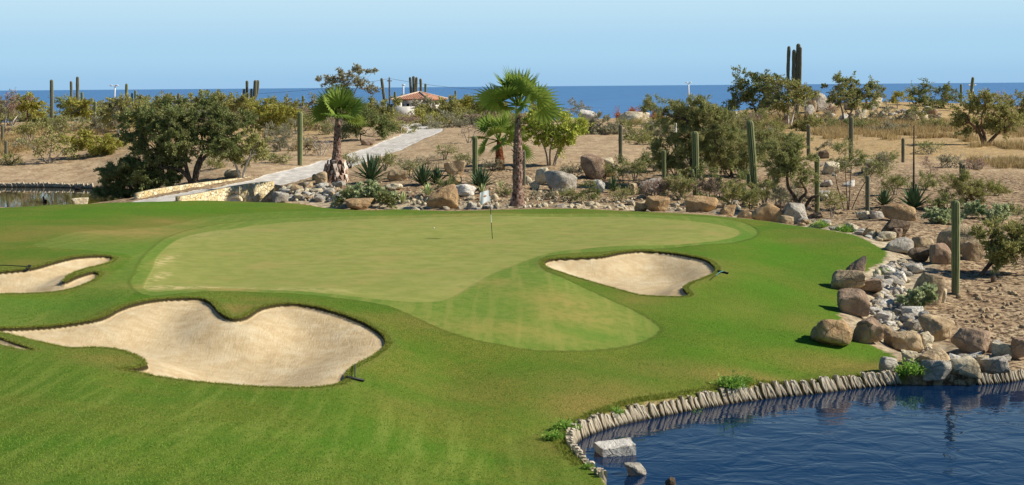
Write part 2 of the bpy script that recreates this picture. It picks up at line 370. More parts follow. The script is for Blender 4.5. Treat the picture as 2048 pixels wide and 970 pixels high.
# ------------------------------------------------------------------ ground material
def ground_material():
    t = NT("ground_surface")
    P = t.n('ShaderNodeNewGeometry').outputs['Position']
    fine = t.noise(26, 5, 0.72, P); mid = t.noise(3.1, 4, 0.62, P); big = t.noise(0.35, 3, 0.55, P); grain = t.noise(75, 2, 0.6, P)
    dt, ds, dg, dcol, dlc, dr, dc, dry, lush, dirtk = [t.attr(k) for k in ('d_turf', 'd_sand', 'd_green', 'd_collar', 'd_cut', 'd_path', 'd_creek', 'dry', 'lush', 'grassy')]
    # --- mown turf
    rough = t.mix(t.ramp(fine, .36, .64), srgb(58, 84, 26), srgb(118, 142, 58))
    rough = t.mix(t.ramp(mid, .38, .66, 0, .45), rough, srgb(120, 128, 58))
    rough = t.mix(t.ramp(big, .40, .62, 0, .5), rough, srgb(62, 118, 30))
    rough = t.mix(t.math('MULTIPLY', lush, t.ramp(mid, .2, .7, .6, 1)), rough, t.mix(t.ramp(fine, .3, .7), srgb(52, 108, 20), srgb(92, 146, 38)))
    rough = t.mix(t.math('MULTIPLY', dry, t.ramp(fine, .25, .65, .45, 1)), rough, t.mix(t.ramp(fine, .3, .7), srgb(112, 108, 58), srgb(156, 144, 88)))
    # mowing streaks on the near slope
    st = t.noise(1.0, 3, .5, t.scaled((3.2, .22, 1), (0, 0, .95), P))
    rough = t.mix(t.math('MULTIPLY', t.ramp(st, .42, .68, 0, .5), t.ramp(t.attr('near'), 0, 1)), rough, srgb(128, 150, 72))
    # closer-cut apron
    cutc = t.mix(t.ramp(mid, .35, .68), srgb(84, 122, 46), srgb(106, 134, 60))
    cutc = t.mix(t.ramp(fine, .3, .75, 0, .35), cutc, srgb(136, 154, 82))
    st2 = t.noise(1.0, 3, .55, t.scaled((2.6, .16, 1), (0, 0, 1.12), P))
    cutc = t.mix(t.ramp(st2, .48, .66, 0, .4), cutc, srgb(138, 148, 82))
    cutc = t.mix(t.math('MULTIPLY', dry, t.ramp(mid, .25, .6, .4, 1)), cutc, srgb(156, 146, 90))
    cutc = t.mix(t.math('MULTIPLY', lush, .7), cutc, srgb(74, 128, 42))
    gcol = t.mix(t.ramp(t.noise(1.4, 5, .62, P), .34, .68), srgb(126, 142, 76), srgb(142, 154, 90))
    gcol = t.mix(t.ramp(t.noise(.5, 3, .6, P), .52, .7, 0, .55), gcol, srgb(156, 152, 98))
    gcol = t.mix(t.ramp(fine, .35, .75, 0, .3), gcol, srgb(112, 134, 66))
    gcol = t.mix(t.math('MULTIPLY', dry, t.ramp(mid, .4, .6)), gcol, srgb(186, 182, 134))
    edge = t.math('ADD', dcol, t.math('MULTIPLY', t.math('SUBTRACT', mid, .5), .25))
    edge2 = t.math('ADD', dlc, t.math('MULTIPLY', t.math('SUBTRACT', mid, .5), .35))
    turf = t.mix(t.math('MAXIMUM', t.ramp(edge, -.08, .1), t.ramp(edge2, -.1, .12, 0, .75)), rough, cutc)
    # thin taller line where two heights of cut meet
    rim = t.math('MULTIPLY', t.ramp(edge, -.16, -.04), t.ramp(edge, .1, -.02))
    turf = t.mix(t.math('MULTIPLY', rim, .45), turf, srgb(78, 96, 36))
    turf = t.mix(t.ramp(dg, -.05, .12), turf, gcol)
    turf = t.mix(1.0, turf, (1.08, .92, .80, 1), 'MULTIPLY')
    # fringe of longer, drier grass round the bunkers
    fr = t.ramp(t.math('ADD', ds, t.math('MULTIPLY', t.math('SUBTRACT', mid, .5), .5)), -.5, -.1, 0, .6)
    turf = t.mix(fr, turf, t.mix(t.ramp(fine, .35, .65), srgb(84, 94, 38), srgb(132, 132, 66)))
    # --- bunker sand
    sand = t.mix(t.ramp(mid, .35, .65), srgb(208, 184, 142), srgb(222, 202, 162))
    sand = t.mix(t.ramp(grain, .4, .62, 0, .45), sand, srgb(172, 146, 108))
    sand = t.mix(t.ramp(t.noise(.9, 4, .6, P), .48, .7, 0, .5), sand, srgb(224, 210, 176))
    # --- desert dirt
    dirt = t.mix(t.ramp(t.noise(.8, 5, .65, P), .36, .64), srgb(168, 143, 111), srgb(196, 173, 138))
    dirt = t.mix(t.ramp(t.noise(9, 5, .7, P), .5, .72, 0, .6), dirt, srgb(148, 122, 92))
    dirt = t.mix(t.math('MULTIPLY', dirtk, t.ramp(t.noise(1.6, 5, .7, P), .3, .6)), dirt, t.mix(t.ramp(t.noise(6, 5, .7, P), .35, .65), srgb(166, 134, 84), srgb(206, 180, 128)))
    litter = t.math('MULTIPLY', t.ramp(t.noise(4.5, 6, .75, P), .42, .58), t.attr('litter'))  # twig and leaf litter; its dark colour also paints in garden shade
    dirt = t.mix(litter, dirt, srgb(84, 66, 50))
    creek = t.mix(t.ramp(t.noise(2.5, 5, .7, P), .35, .65), srgb(128, 112, 90), srgb(206, 192, 162))
    dirt = t.mix(t.ramp(dc, 1.7, .9, 0, .85), dirt, creek)
    # --- concrete path
    conc = t.mix(t.ramp(t.noise(1.2, 5, .65, P), .35, .65), srgb(186, 180, 168), srgb(208, 202, 192))
    conc = t.mix(t.ramp(dr, 1.6, 1.72, 0, .8), conc, srgb(218, 212, 198))
    e3 = t.math('ADD', dt, t.math('MULTIPLY', t.math('SUBTRACT', mid, .5), .5))
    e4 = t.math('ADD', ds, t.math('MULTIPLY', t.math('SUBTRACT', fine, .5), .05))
    col = t.mix(t.ramp(e3, -.1, .1), dirt, turf)
    col = t.mix(t.ramp(dr, 1.95, 1.88), col, conc)
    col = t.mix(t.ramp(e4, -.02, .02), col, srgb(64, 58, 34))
    sm = t.ramp(e4, .055, .09)
    col = t.mix(sm, col, sand)
    # damp dark ground just above and under the waters
    wet = t.attr('wet')
    col = t.mix(wet, col, srgb(62, 54, 34))
    # relief
    rake = t.noise(1.0, 2, .5, t.scaled((20, 2.6, 2.0), (0, 0, .0), P), .6)
    hs = t.math('ADD', t.math('MULTIPLY', rake, .38), t.math('ADD', t.math('MULTIPLY', grain, .6), t.math('MULTIPLY', mid, .8)))
    hg = t.math('ADD', fine, t.math('MULTIPLY', mid, .6))
    gm = t.ramp(dg, -.05, .1); cm = t.ramp(dcol, -.05, .1)
    hgs = t.math('MULTIPLY', hg, t.math('SUBTRACT', 1.0, t.math('MAXIMUM', t.math('MULTIPLY', gm, .85), t.math('MULTIPLY', cm, .6))))
    hh = t.n('ShaderNodeMix', data_type='FLOAT'); t.link(sm, hh.inputs[0]); t.link(hgs, hh.inputs[2]); t.link(hs, hh.inputs[3])
    bs = t.math('ADD', .32, t.math('MULTIPLY', t.ramp(e3, -.1, .1), .5)); bs = t.math('MAXIMUM', bs, t.math('MULTIPLY', sm, .7))
    t.bsdf(col, .95, t.bump(hh.outputs[0], bs, .05), .08)
    return t.m
M_GROUND = ground_material()

# ------------------------------------------------------------------ ground sheet
def build_ground():
    ua = np.linspace(-.362, .362, 880)
    u = np.concatenate([np.linspace(-1.1, -.37, 60)[:-1], ua, np.linspace(.37, 1.1, 60)[1:]])
    y = np.concatenate([np.exp(np.linspace(math.log(6), math.log(22), 60))[:-1], np.exp(np.linspace(math.log(22), math.log(92), 720))[:-1], np.exp(np.linspace(math.log(92), math.log(235), 260))[:-1], np.linspace(235, 420, 40)])
    U, Y = np.meshgrid(u, y); X = U * Y
    parts = {}
    Z = full_z(X, Y, parts)
    dg = sdf(GREEN, X, Y, 4); dcol = sdf(COLLAR, X, Y, 4); dl = sdf(LEFTCUT, X, Y, 4)
    def blob(lst):
        a = np.zeros(X.shape)
        for px, py, rx, ry, s in lst:
            c = hit(px, py); ex = abs(hit(px + rx, py)[0] - c[0]) + .1; ey = abs(hit(px, py - ry)[1] - hit(px, py + ry)[1]) / 2 + .1
            a = np.maximum(a, s * np.exp(-((X - c[0]) / ex) ** 2 - ((Y - c[1]) / ey) ** 2))
        return np.clip(a * (1 + .6 * fbm(X * .8, Y * .8, 21, 3)), 0, 1)
    dry = blob([(240,462,160,14,.9),(330,445,80,8,.7),(1140,612,110,30,.75),(1060,660,200,18,.5),(1190,820,120,42,.95),(1250,790,220,34,.55),(1500,755,280,18,.75),(1700,735,120,18,.7),(1130,900,60,40,.6),(1600,640,40,20,.45),(330,520,12,14,.9),(320,555,10,14,.8),(400,578,140,3,1.0),(600,580,100,3,.6),(980,565,60,8,.5),(1620,480,80,6,.5),(900,430,260,4,.45),
      (480,620,60,12,.9),(520,600,60,8,.5),(1000,780,220,30,.35),(800,810,120,18,.35),(1400,545,60,22,.45),(60,470,70,18,.5),(620,408,200,4,.55),(200,720,90,12,.6),(820,640,90,12,.4),(1490,610,60,20,.35),(1280,600,60,12,.4),(60,530,60,12,.45)])
    lush = blob([(1560,500,130,40,.9),(1520,600,150,50,.8),(1600,680,120,26,.6),(350,412,160,10,.7),(150,430,200,14,.55),(1180,670,90,14,.55),(1020,610,60,22,.5),(150,610,170,18,.9),(300,490,60,20,.5),(1420,640,120,40,.5),(430,470,60,12,.5),(700,428,200,5,.5),(560,590,80,6,.6),(1350,700,200,26,.5),(250,900,600,60,.45),(700,900,300,60,.4)])
    near = sstep(41, 33, Y) * sstep(6, -2, X)
    grassy = np.clip(sstep(112, 128, Y) * sstep(8, 22, X) + sstep(138, 155, Y) * sstep(-14, -24, X) * .9, 0, 1)
    litter = np.clip(.35 + .5 * sstep(-12, -8, X) * sstep(98, 94, Y) * (Y > 80) + .75 * sstep(10, 13, X) * sstep(62, 58, Y) + .9 * sstep(14, 16, X) * sstep(92, 80, Y) + .5 * sstep(110, 95, Y) * sstep(-12, 2, X) + .5 * sstep(115, 105, Y), 0, 1) * sstep(1, -1, parts['dt'])  # coverage raised behind the green, where litter colour doubles as painted shadow
    wet = np.clip(sstep(-.05, .15, parts['dp']) + sstep(-.1, .1, parts['df']), 0, 1)
    A = dict(d_turf=parts['dt'], d_sand=parts['ds'], d_green=dg, d_collar=dcol, d_cut=dl, d_path=parts['dr'], d_creek=parts['dc'], dry=dry, lush=lush, near=near, grassy=grassy, litter=litter, wet=wet)
    nr, nc = X.shape
    I = np.arange(nr * nc).reshape(nr, nc)
    F = np.stack([I[:-1, :-1], I[:-1, 1:], I[1:, 1:], I[1:, :-1]], -1).reshape(-1, 4)
    V = np.stack([X, Y, Z], -1).reshape(-1, 3)
    def fmax(a): a = a.ravel(); return a[F].max(1)
    zone = np.zeros(len(F), int)
    zone[fmax(parts['dt']) > 0] = 1
    zone[fmax(dg) > 0] = 2
    zone[fmax(-parts['dr'] + 1.95) > 0] = 4
    for i, b in enumerate(BP):
        zone[fmax(sdf(b, X, Y, 4)) > 0.02] = 10 + i
    names = {0: ('ground', 'bare sandy desert ground with dry grass and litter', 'ground'), 1: ('fairway', 'mown grass turf rolling round the putting green', 'turf'), 2: ('putting_green', 'smooth pale putting green with the flagstick in it', 'putting green'),
             4: ('cart_path', 'pale concrete cart path winding up through the desert', 'path'), 10: ('bunker', 'largest sand bunker, heart-shaped, in front of the green', 'bunker'), 11: ('bunker', 'sand bunker at the left edge with a small finger of grass', 'bunker'),
             12: ('bunker', 'sand bunker right of the apron below the green', 'bunker'), 13: ('bunker', 'thin sliver of sand at the left edge below the large bunker', 'bunker')}
    for k, (nm, lab, cat) in names.items():
        f = F[zone == k]
        if not len(f): continue
        used, inv = np.unique(f, return_inverse=True)
        o = mesh_obj(nm, V[used], inv.reshape(f.shape), M_GROUND, smooth=True, attrs={a: ('POINT', v.ravel()[used]) for a, v in A.items()})
        tag(o, lab, cat, kind='structure')
build_ground()

# fast height lookup for placing things
_gu = np.linspace(-.6, .6, 601); _gy = np.exp(np.linspace(math.log(14), math.log(240), 900))
_GU, _GY = np.meshgrid(_gu, _gy); _GZ = full_z(_GU * _GY, _GY)
def gz(X, Y):
    X = np.asarray(X, float); Y = np.asarray(Y, float)
    a = np.clip((X / Y + .6) / 1.2 * 600, 0, 599.999); b = np.clip((np.log(Y) - math.log(14)) / (math.log(240) - math.log(14)) * 899, 0, 898.999)
    i = a.astype(int); j = b.astype(int); fa = a - i; fb = b - j
    return (_GZ[j, i] * (1 - fa) + _GZ[j, i + 1] * fa) * (1 - fb) + (_GZ[j + 1, i] * (1 - fa) + _GZ[j + 1, i + 1] * fa) * fb
def spot(px, py, Y=None, ymin=0.0):
    if Y is not None:
        x = ray(px, py)[0] * Y; return np.array([x, Y, float(gz(x, Y))])
    p = hit(px, py, gz, ymin); p[2] = float(gz(p[0], p[1])); return p
def mpp(Y): return Y / FPX                    # metres per photograph pixel

# ------------------------------------------------------------------ waters
def water_material(name, base, scale, strength, rough=.03, stretch=(1, 2.2, 1), dist=.05):
    t = NT(name); P = t.n('ShaderNodeNewGeometry').outputs['Position']
    v = t.scaled(stretch, (0, 0, .12), P)
    h = t.math('ADD', t.noise(scale, 3, .55, v, .8), t.math('MULTIPLY', t.noise(scale * .35, 2, .5, v, .4), 1.2))
    b = t.bsdf(base, rough, t.bump(h, strength, dist), .5); b.inputs['IOR'].default_value = 1.33
    return t.m
def sheet(name, xs, ys, z, mat, label, cat, poly=None):
    if poly is not None:
        V = [(p[0], p[1], z) for p in poly]; o = mesh_obj(name, V, [list(range(len(V)))], mat)
        import bmesh
        bm = bmesh.new(); bm.from_mesh(o.data); bmesh.ops.triangulate(bm, faces=bm.faces[:]); bmesh.ops.recalc_face_normals(bm, faces=bm.faces[:])
        if sum(f.normal.z for f in bm.faces) < 0: bmesh.ops.reverse_faces(bm, faces=bm.faces[:])
        bm.to_mesh(o.data); bm.free()
    else:
        X, Y = np.meshgrid(xs, ys); I = np.arange(X.size).reshape(X.shape)
        F = np.stack([I[:-1, :-1], I[:-1, 1:], I[1:, 1:], I[1:, :-1]], -1).reshape(-1, 4)
        o = mesh_obj(name, np.stack([X, Y, np.full(X.shape, z)], -1).reshape(-1, 3), F, mat)
    return tag(o, label, cat, kind='structure')
def grow(poly, r):
    c = np.asarray(poly)[:, :2]; a = np.roll(c, 1, 0) - np.roll(c, -1, 0)
    n = np.stack([a[:, 1], -a[:, 0]], -1); n /= np.linalg.norm(n, axis=1)[:, None] + 1e-9
    area = 0.5 * np.sum(c[:, 0] * np.roll(c[:, 1], -1) - np.roll(c[:, 0], -1) * c[:, 1])
    return c + n * r * (-1 if area > 0 else 1)
M_POND = water_material("pond_water_surface", (0.003, 0.018, 0.055, 1), 1.2, .21, stretch=(.8, 1.0, 1), dist=.10)
M_FAR = water_material("far_pond_surface", (0.05, 0.045, 0.03, 1), 1.2, .05, stretch=(.8, 1, 1), dist=.03)
sheet('pond_water', None, None, ZP, M_POND, 'deep blue rippled pond water in the near right corner', 'pond', grow(POND, .12))
sheet('far_pond_water', None, None, ZF, M_FAR, 'brownish still pond water behind the left turf crest', 'pond', grow(FPOND, .12))
def sea_material():
    t = NT("sea_surface"); P = t.n('ShaderNodeNewGeometry').outputs['Position']
    h = t.noise(.02, 6, .65, t.scaled((1, .35, 1), (0, 0, .2), P))
    sep = t.n('ShaderNodeSeparateXYZ'); t.link(P, sep.inputs[0])
    c = t.mix(t.ramp(h, .35, .65), (.07, .19, .38, 1), (.085, .22, .43, 1))
    t.bsdf(c, .55, t.bump(h, .4, 1.0), .25)
    return t.m
sheet('sea', np.linspace(-90000, 90000, 40), np.concatenate([[230, 600, 2000, 6000], np.linspace(12000, 120000, 20)]), ZSEA, sea_material(), 'open blue sea reaching the horizon', 'sea')
# ------------------------------------------------------------------ mesh building
class MB:
    def __init__(self): self.v = []; self.f = []; self.n = 0; self.r = []
    def add(self, V, F):
        V = np.asarray(V, float); self.v.append(V); self.f.append(np.asarray(F, int) + self.n); self.n += len(V); self.r.append(np.full(len(V), rng.random()))
    def tube(self, pts, rad, sides=6, cap=True):
        pts = np.asarray(pts, float); m = len(pts); rad = np.broadcast_to(np.asarray(rad, float), (m,))
        t = np.gradient(pts, axis=0); t /= np.linalg.norm(t, axis=1)[:, None] + 1e-9
        ref = np.array([0, 0, 1.0]) if abs(t[0, 2]) < .9 else np.array([1.0, 0, 0])
        a = np.cross(t, ref); a /= np.linalg.norm(a, axis=1)[:, None] + 1e-9; b = np.cross(t, a)
        th = np.arange(sides) / sides * 2 * math.pi
        V = pts[:, None] + rad[:, None, None] * (np.cos(th)[None, :, None] * a[:, None] + np.sin(th)[None, :, None] * b[:, None])
        I = np.arange(m * sides).reshape(m, sides); J = np.roll(I, -1, 1)
        F = np.stack([I[:-1], J[:-1], J[1:], I[1:]], -1).reshape(-1, 4)
        V = V.reshape(-1, 3)
        if cap:
            V = np.vstack([V, pts[-1:] + t[-1:] * rad[-1] * .5]); k = len(V) - 1
            F = np.vstack([F, np.stack([I[-1], J[-1], np.full(sides, k), np.full(sides, k)], -1)])
        self.add(V, F)
    def box(self, c, s, R=None):
        V = np.array([[x, y, z] for z in (-.5, .5) for y in (-.5, .5) for x in (-.5, .5)]) * np.asarray(s, float)
        if R is not None: V = V @ np.asarray(R).T
        self.add(V + np.asarray(c, float), [[0, 2, 3, 1], [4, 5, 7, 6], [0, 1, 5, 4], [2, 6, 7, 3], [0, 4, 6, 2], [1, 3, 7, 5]])
    def build(self, name, mat, parent=None, smooth=False):
        V = np.vstack(self.v); F = np.vstack(self.f)
        tri = F[:, 2] == F[:, 3]
        loops = np.concatenate([F[~tri].ravel(), F[tri][:, :3].ravel()]); counts = np.concatenate([np.full((~tri).sum(), 4), np.full(tri.sum(), 3)])
        return mesh_obj(name, V, mat=mat, parent=parent, smooth=smooth, loops=loops, counts=counts, attrs={'rnd': ('POINT', np.concatenate(self.r))})

def leaves(P, D, L, W, name, mat, parent=None, fold=.0):
    """one small pointed blade per row of P, along D"""
    n = len(P); D = D / (np.linalg.norm(D, axis=1)[:, None] + 1e-9)
    q = rng.normal(size=(n, 3)); S = np.cross(D, q); S /= np.linalg.norm(S, axis=1)[:, None] + 1e-9
    L = L * rng.uniform(.6, 1.35, (n, 1)); W = W * rng.uniform(.7, 1.3, (n, 1))
    V = np.stack([P, P + D * L * .5 + S * W * .5, P + D * L, P + D * L * .5 - S * W * .5], 1).reshape(-1, 3)
    F = np.arange(4 * n).reshape(n, 4)
    return mesh_obj(name, V, F, mat, parent, attrs={'rnd': ('POINT', np.repeat(rng.random(n), 4))})

# ------------------------------------------------------------------ materials of things
def leaf_mat(name, c1, c2, c3=None, trans=.3, gain=1.5):
    t = NT(name); r = t.attr('rnd'); P = t.n('ShaderNodeNewGeometry').outputs['Position']
    col = t.mix(r, srgb(*c1), srgb(*c2))
    col = t.mix(t.ramp(t.noise(1.1, 3, .6, P), .48, .66, 0, .75), col, srgb(*(c3 or c2)))
    col = t.mix(1.0, col, (gain, gain, gain, 1), 'MULTIPLY')
    a = t.n('ShaderNodeBsdfDiffuse'); b = t.n('ShaderNodeBsdfTranslucent'); t.link(col, a.inputs[0]); t.link(col, b.inputs[0])
    m = t.n('ShaderNodeMixShader'); m.inputs[0].default_value = trans
    t.link(a.outputs[0], m.inputs[1]); t.link(b.outputs[0], m.inputs[2]); t.link(m.outputs[0], t.out.inputs[0])
    return t.m
L_DARK = leaf_mat('dark_olive_leaf', (80, 90, 54), (114, 118, 74), (122, 120, 80), gain=1.85)
L_OLIVE = leaf_mat('olive_leaf', (106, 108, 66), (142, 140, 88), (148, 138, 92), gain=1.7)
L_FEATHER = leaf_mat('feathery_leaf', (98, 104, 62), (134, 134, 88), (140, 132, 92), gain=1.75)
L_YELLOW = leaf_mat('yellow_green_leaf', (130, 132, 62), (168, 162, 84), (148, 138, 78), gain=1.35)
L_LIME = leaf_mat('lime_leaf', (132, 142, 60), (178, 182, 90), (158, 158, 84), gain=1.5)
L_GREY = leaf_mat('grey_leaf', (112, 112, 88), (150, 146, 122), (130, 122, 100), gain=1.55)
L_RUST = leaf_mat('rust_leaf', (170, 98, 56), (198, 134, 86), (176, 118, 78), gain=1.0)
L_SAGE = leaf_mat('silver_leaf', (128, 138, 100), (184, 188, 150), (102, 118, 74))
L_STRAW = leaf_mat('straw', (170, 146, 102), (208, 186, 138), (150, 134, 92), .35, .95)
L_PURPLE = leaf_mat('dry_purple_leaf', (128, 108, 98), (160, 138, 122), (112, 108, 80))
L_PALM = leaf_mat('palm_leaf', (70, 98, 40), (146, 162, 78), (104, 130, 56), .3, 1.2)
L_AGAVE = leaf_mat('agave_leaf', (66, 86, 62), (104, 124, 88), (82, 100, 68), .05, 1.0)
L_AGAVE2 = leaf_mat('striped_agave_leaf', (128, 146, 98), (186, 190, 134), (150, 160, 106), .05)
L_FRINGE = leaf_mat('fringe_grass', (84, 98, 38), (140, 142, 70), (118, 122, 54), .35, 1.7)
L_WEED = leaf_mat('weed_leaf', (92, 128, 50), (140, 166, 82), (116, 144, 60), .35)
def bark_mat(name, c1, c2, scale=8):
    t = NT(name); n = t.noise(scale, 4, .65, t.scaled((1, 1, .35)))
    t.bsdf(t.mix(t.ramp(n, .35, .65), srgb(*c1), srgb(*c2)), .9, t.bump(n, .5, .02), .1); return t.m
B_DARK = bark_mat('dark_bark', (58, 50, 44), (104, 92, 78))
B_GREY = bark_mat('grey_bark', (128, 118, 106), (176, 166, 150))
B_PALE = bark_mat('pale_bark', (176, 166, 152), (220, 212, 198))
B_BROWN = bark_mat('brown_bark', (92, 70, 54), (142, 112, 88))
def stone_mat(name, c1, c2, c3, stain=(92, 80, 66), amt=.35):
    t = NT(name); oi = t.n('ShaderNodeObjectInfo'); ad = t.n('ShaderNodeVectorMath', operation='ADD')
    t.link(t.obj(), ad.inputs[0]); sc = t.n('ShaderNodeVectorMath', operation='SCALE'); t.link(oi.outputs['Random'], sc.inputs['Scale']); sc.inputs[0].default_value = (37, 51, 23)
    t.link(sc.outputs[0], ad.inputs[1]); v = ad.outputs[0]
    a = t.noise(1.6, 6, .62, v); b = t.noise(7, 6, .72, v); c = t.noise(.9, 4, .6, v, 1.0)
    col = t.mix(t.ramp(a, .36, .62), srgb(*c1), srgb(*c2)); col = t.mix(t.ramp(c, .5, .66, 0, .8), col, srgb(*c3))
    col = t.mix(t.ramp(b, .52, .72, 0, amt), col, srgb(*stain))
    col = t.mix(t.ramp(t.noise(30, 4, .7, v), .5, .75, 0, .35), col, srgb(*stain))
    cr = t.ramp(t.voro(1.7, v, 'DISTANCE_TO_EDGE'), 0, .022, 1, 0); cr = t.math('MULTIPLY', cr, t.ramp(a, .45, .6))
    col = t.mix(t.math('MULTIPLY', cr, .35), col, srgb(92, 76, 60))
    hh = t.math('SUBTRACT', t.math('ADD', t.math('MULTIPLY', b, .6), a), t.math('MULTIPLY', cr, .4))
    t.bsdf(col, .88, t.bump(hh, .9, .22), .15); return t.m
S_TAN = stone_mat('tan_stone', (172, 148, 114), (206, 182, 144), (150, 132, 108))
S_ORANGE = stone_mat('orange_stone', (172, 138, 98), (202, 170, 126), (148, 122, 94))
S_GREY = stone_mat('grey_stone', (168, 160, 146), (200, 192, 176), (146, 136, 120))
S_CREAM = stone_mat('cream_stone', (206, 190, 156), (228, 216, 186), (180, 160, 126))
S_WHITE = stone_mat('white_stone', (216, 210, 196), (236, 230, 216), (190, 180, 162), amt=.25)
S_PINK = stone_mat('brown_stone', (152, 128, 106), (182, 156, 130), (128, 106, 88))
S_DARK = stone_mat('dark_stone', (98, 84, 68), (136, 116, 94), (80, 68, 56))
MATS = dict(t=S_TAN, o=S_ORANGE, g=S_GREY, c=S_CREAM, w=S_WHITE, p=S_PINK, d=S_DARK)
def plain(name, c, rough=.7, spec=.3, **kw):
    t = NT(name); n = t.noise(9, 3, .6); k = t.mix(t.ramp(n, .3, .7), srgb(*[int(x * .88) for x in c]), srgb(*c)); t.bsdf(k, rough, None, spec, **kw); return t.m

# ------------------------------------------------------------------ boulders
import bmesh
_ico = {}
def ico(sub):
    if sub not in _ico:
        bm = bmesh.new(); bmesh.ops.create_icosphere(bm, subdivisions=sub, radius=1.0)
        _ico[sub] = (np.array([v.co[:] for v in bm.verts]), np.array([[v.index for v in f.verts] for f in bm.faces])); bm.free()
    return _ico[sub]
def boulder_shape(w, d, h, seed, sub=4, sharp=24, planes=10, flat=None, rough=.08):
    r = np.random.default_rng(seed); V, F = ico(sub)
    N = r.normal(size=(planes, 3)); N[:, 2] *= .8; N /= np.linalg.norm(N, axis=1)[:, None]
    N = np.vstack([N, [[0, 0, 1], [0, 0, -1], [1, 0, 0], [-1, 0, 0], [0, -1, 0], [0, 1, 0]] + r.normal(size=(6, 3)) * .22]); N /= np.linalg.norm(N, axis=1)[:, None]
    D = r.uniform(.66, .98, len(N))
    a = np.maximum(V @ N.T, 0) / D
    rad = (a ** sharp).sum(1) ** (-1.0 / sharp)
    P = V * rad[:, None]
    q = V * 1.7 + r.uniform(0, 50, 3)
    nz = np.array([mnoise.fractal(Vector(p), 1.0, 2.0, 4) for p in q]); nz2 = np.array([mnoise.ridged_multi_fractal(Vector(p * 1.5), 1.0, 2.0, 3, 1.0, 2.0) for p in q]) if sub >= 4 else 0
    P = P * (1 + rough * nz - .035 * (nz2 if sub >= 4 else 0))[:, None]
    mn, mx = P.min(0), P.max(0); P = (P - (mn + mx) / 2) / (mx - mn) * np.array([w, d, h])
    P[:, 2] += h / 2
    return P, F
def boulder(px, py, w, h, m, label, Y=None, sub=4, name='boulder', group=None, seed=None, sharp=26, deep=.8, sink=.12, rz=None, cat='boulder', rough=.085):
    seed = seed if seed is not None else int(px * 7 + py * 13)
    c = spot(px, py, Y); k = mpp(c[1]); W = w * k; H = h * k / (1 - sink); Dp = W * deep
    # the photograph gives the foot nearest the camera; the middle stands half a depth behind it
    if Y is None: c[1] += Dp * .35; c[0] = ray(px, py)[0] * c[1]; g = float(gz(c[0], c[1])); c[2] = min(g, c[2] + .25) if g > c[2] else g
    rs = np.random.default_rng(seed + 5); P, F = boulder_shape(W, Dp, H, seed, sub, rs.uniform(9, 26), int(rs.integers(7, 14)), rough=rough * rs.uniform(.7, 1.4))
    ang = rz if rz is not None else np.random.default_rng(seed + 1).uniform(-.35, .35)
    P = P @ np.array(Matrix.Rotation(-ang, 3, 'Z'))
    P[:, 0] *= W / (P[:, 0].max() - P[:, 0].min())
    P[:, 2] -= H * sink
    o = mesh_obj(name, P, F, MATS[m], smooth=True); o.location = c
    try: o.data.set_sharp_from_angle(angle=math.radians(42))
    except Exception: pass
    return tag(o, label, cat, group)
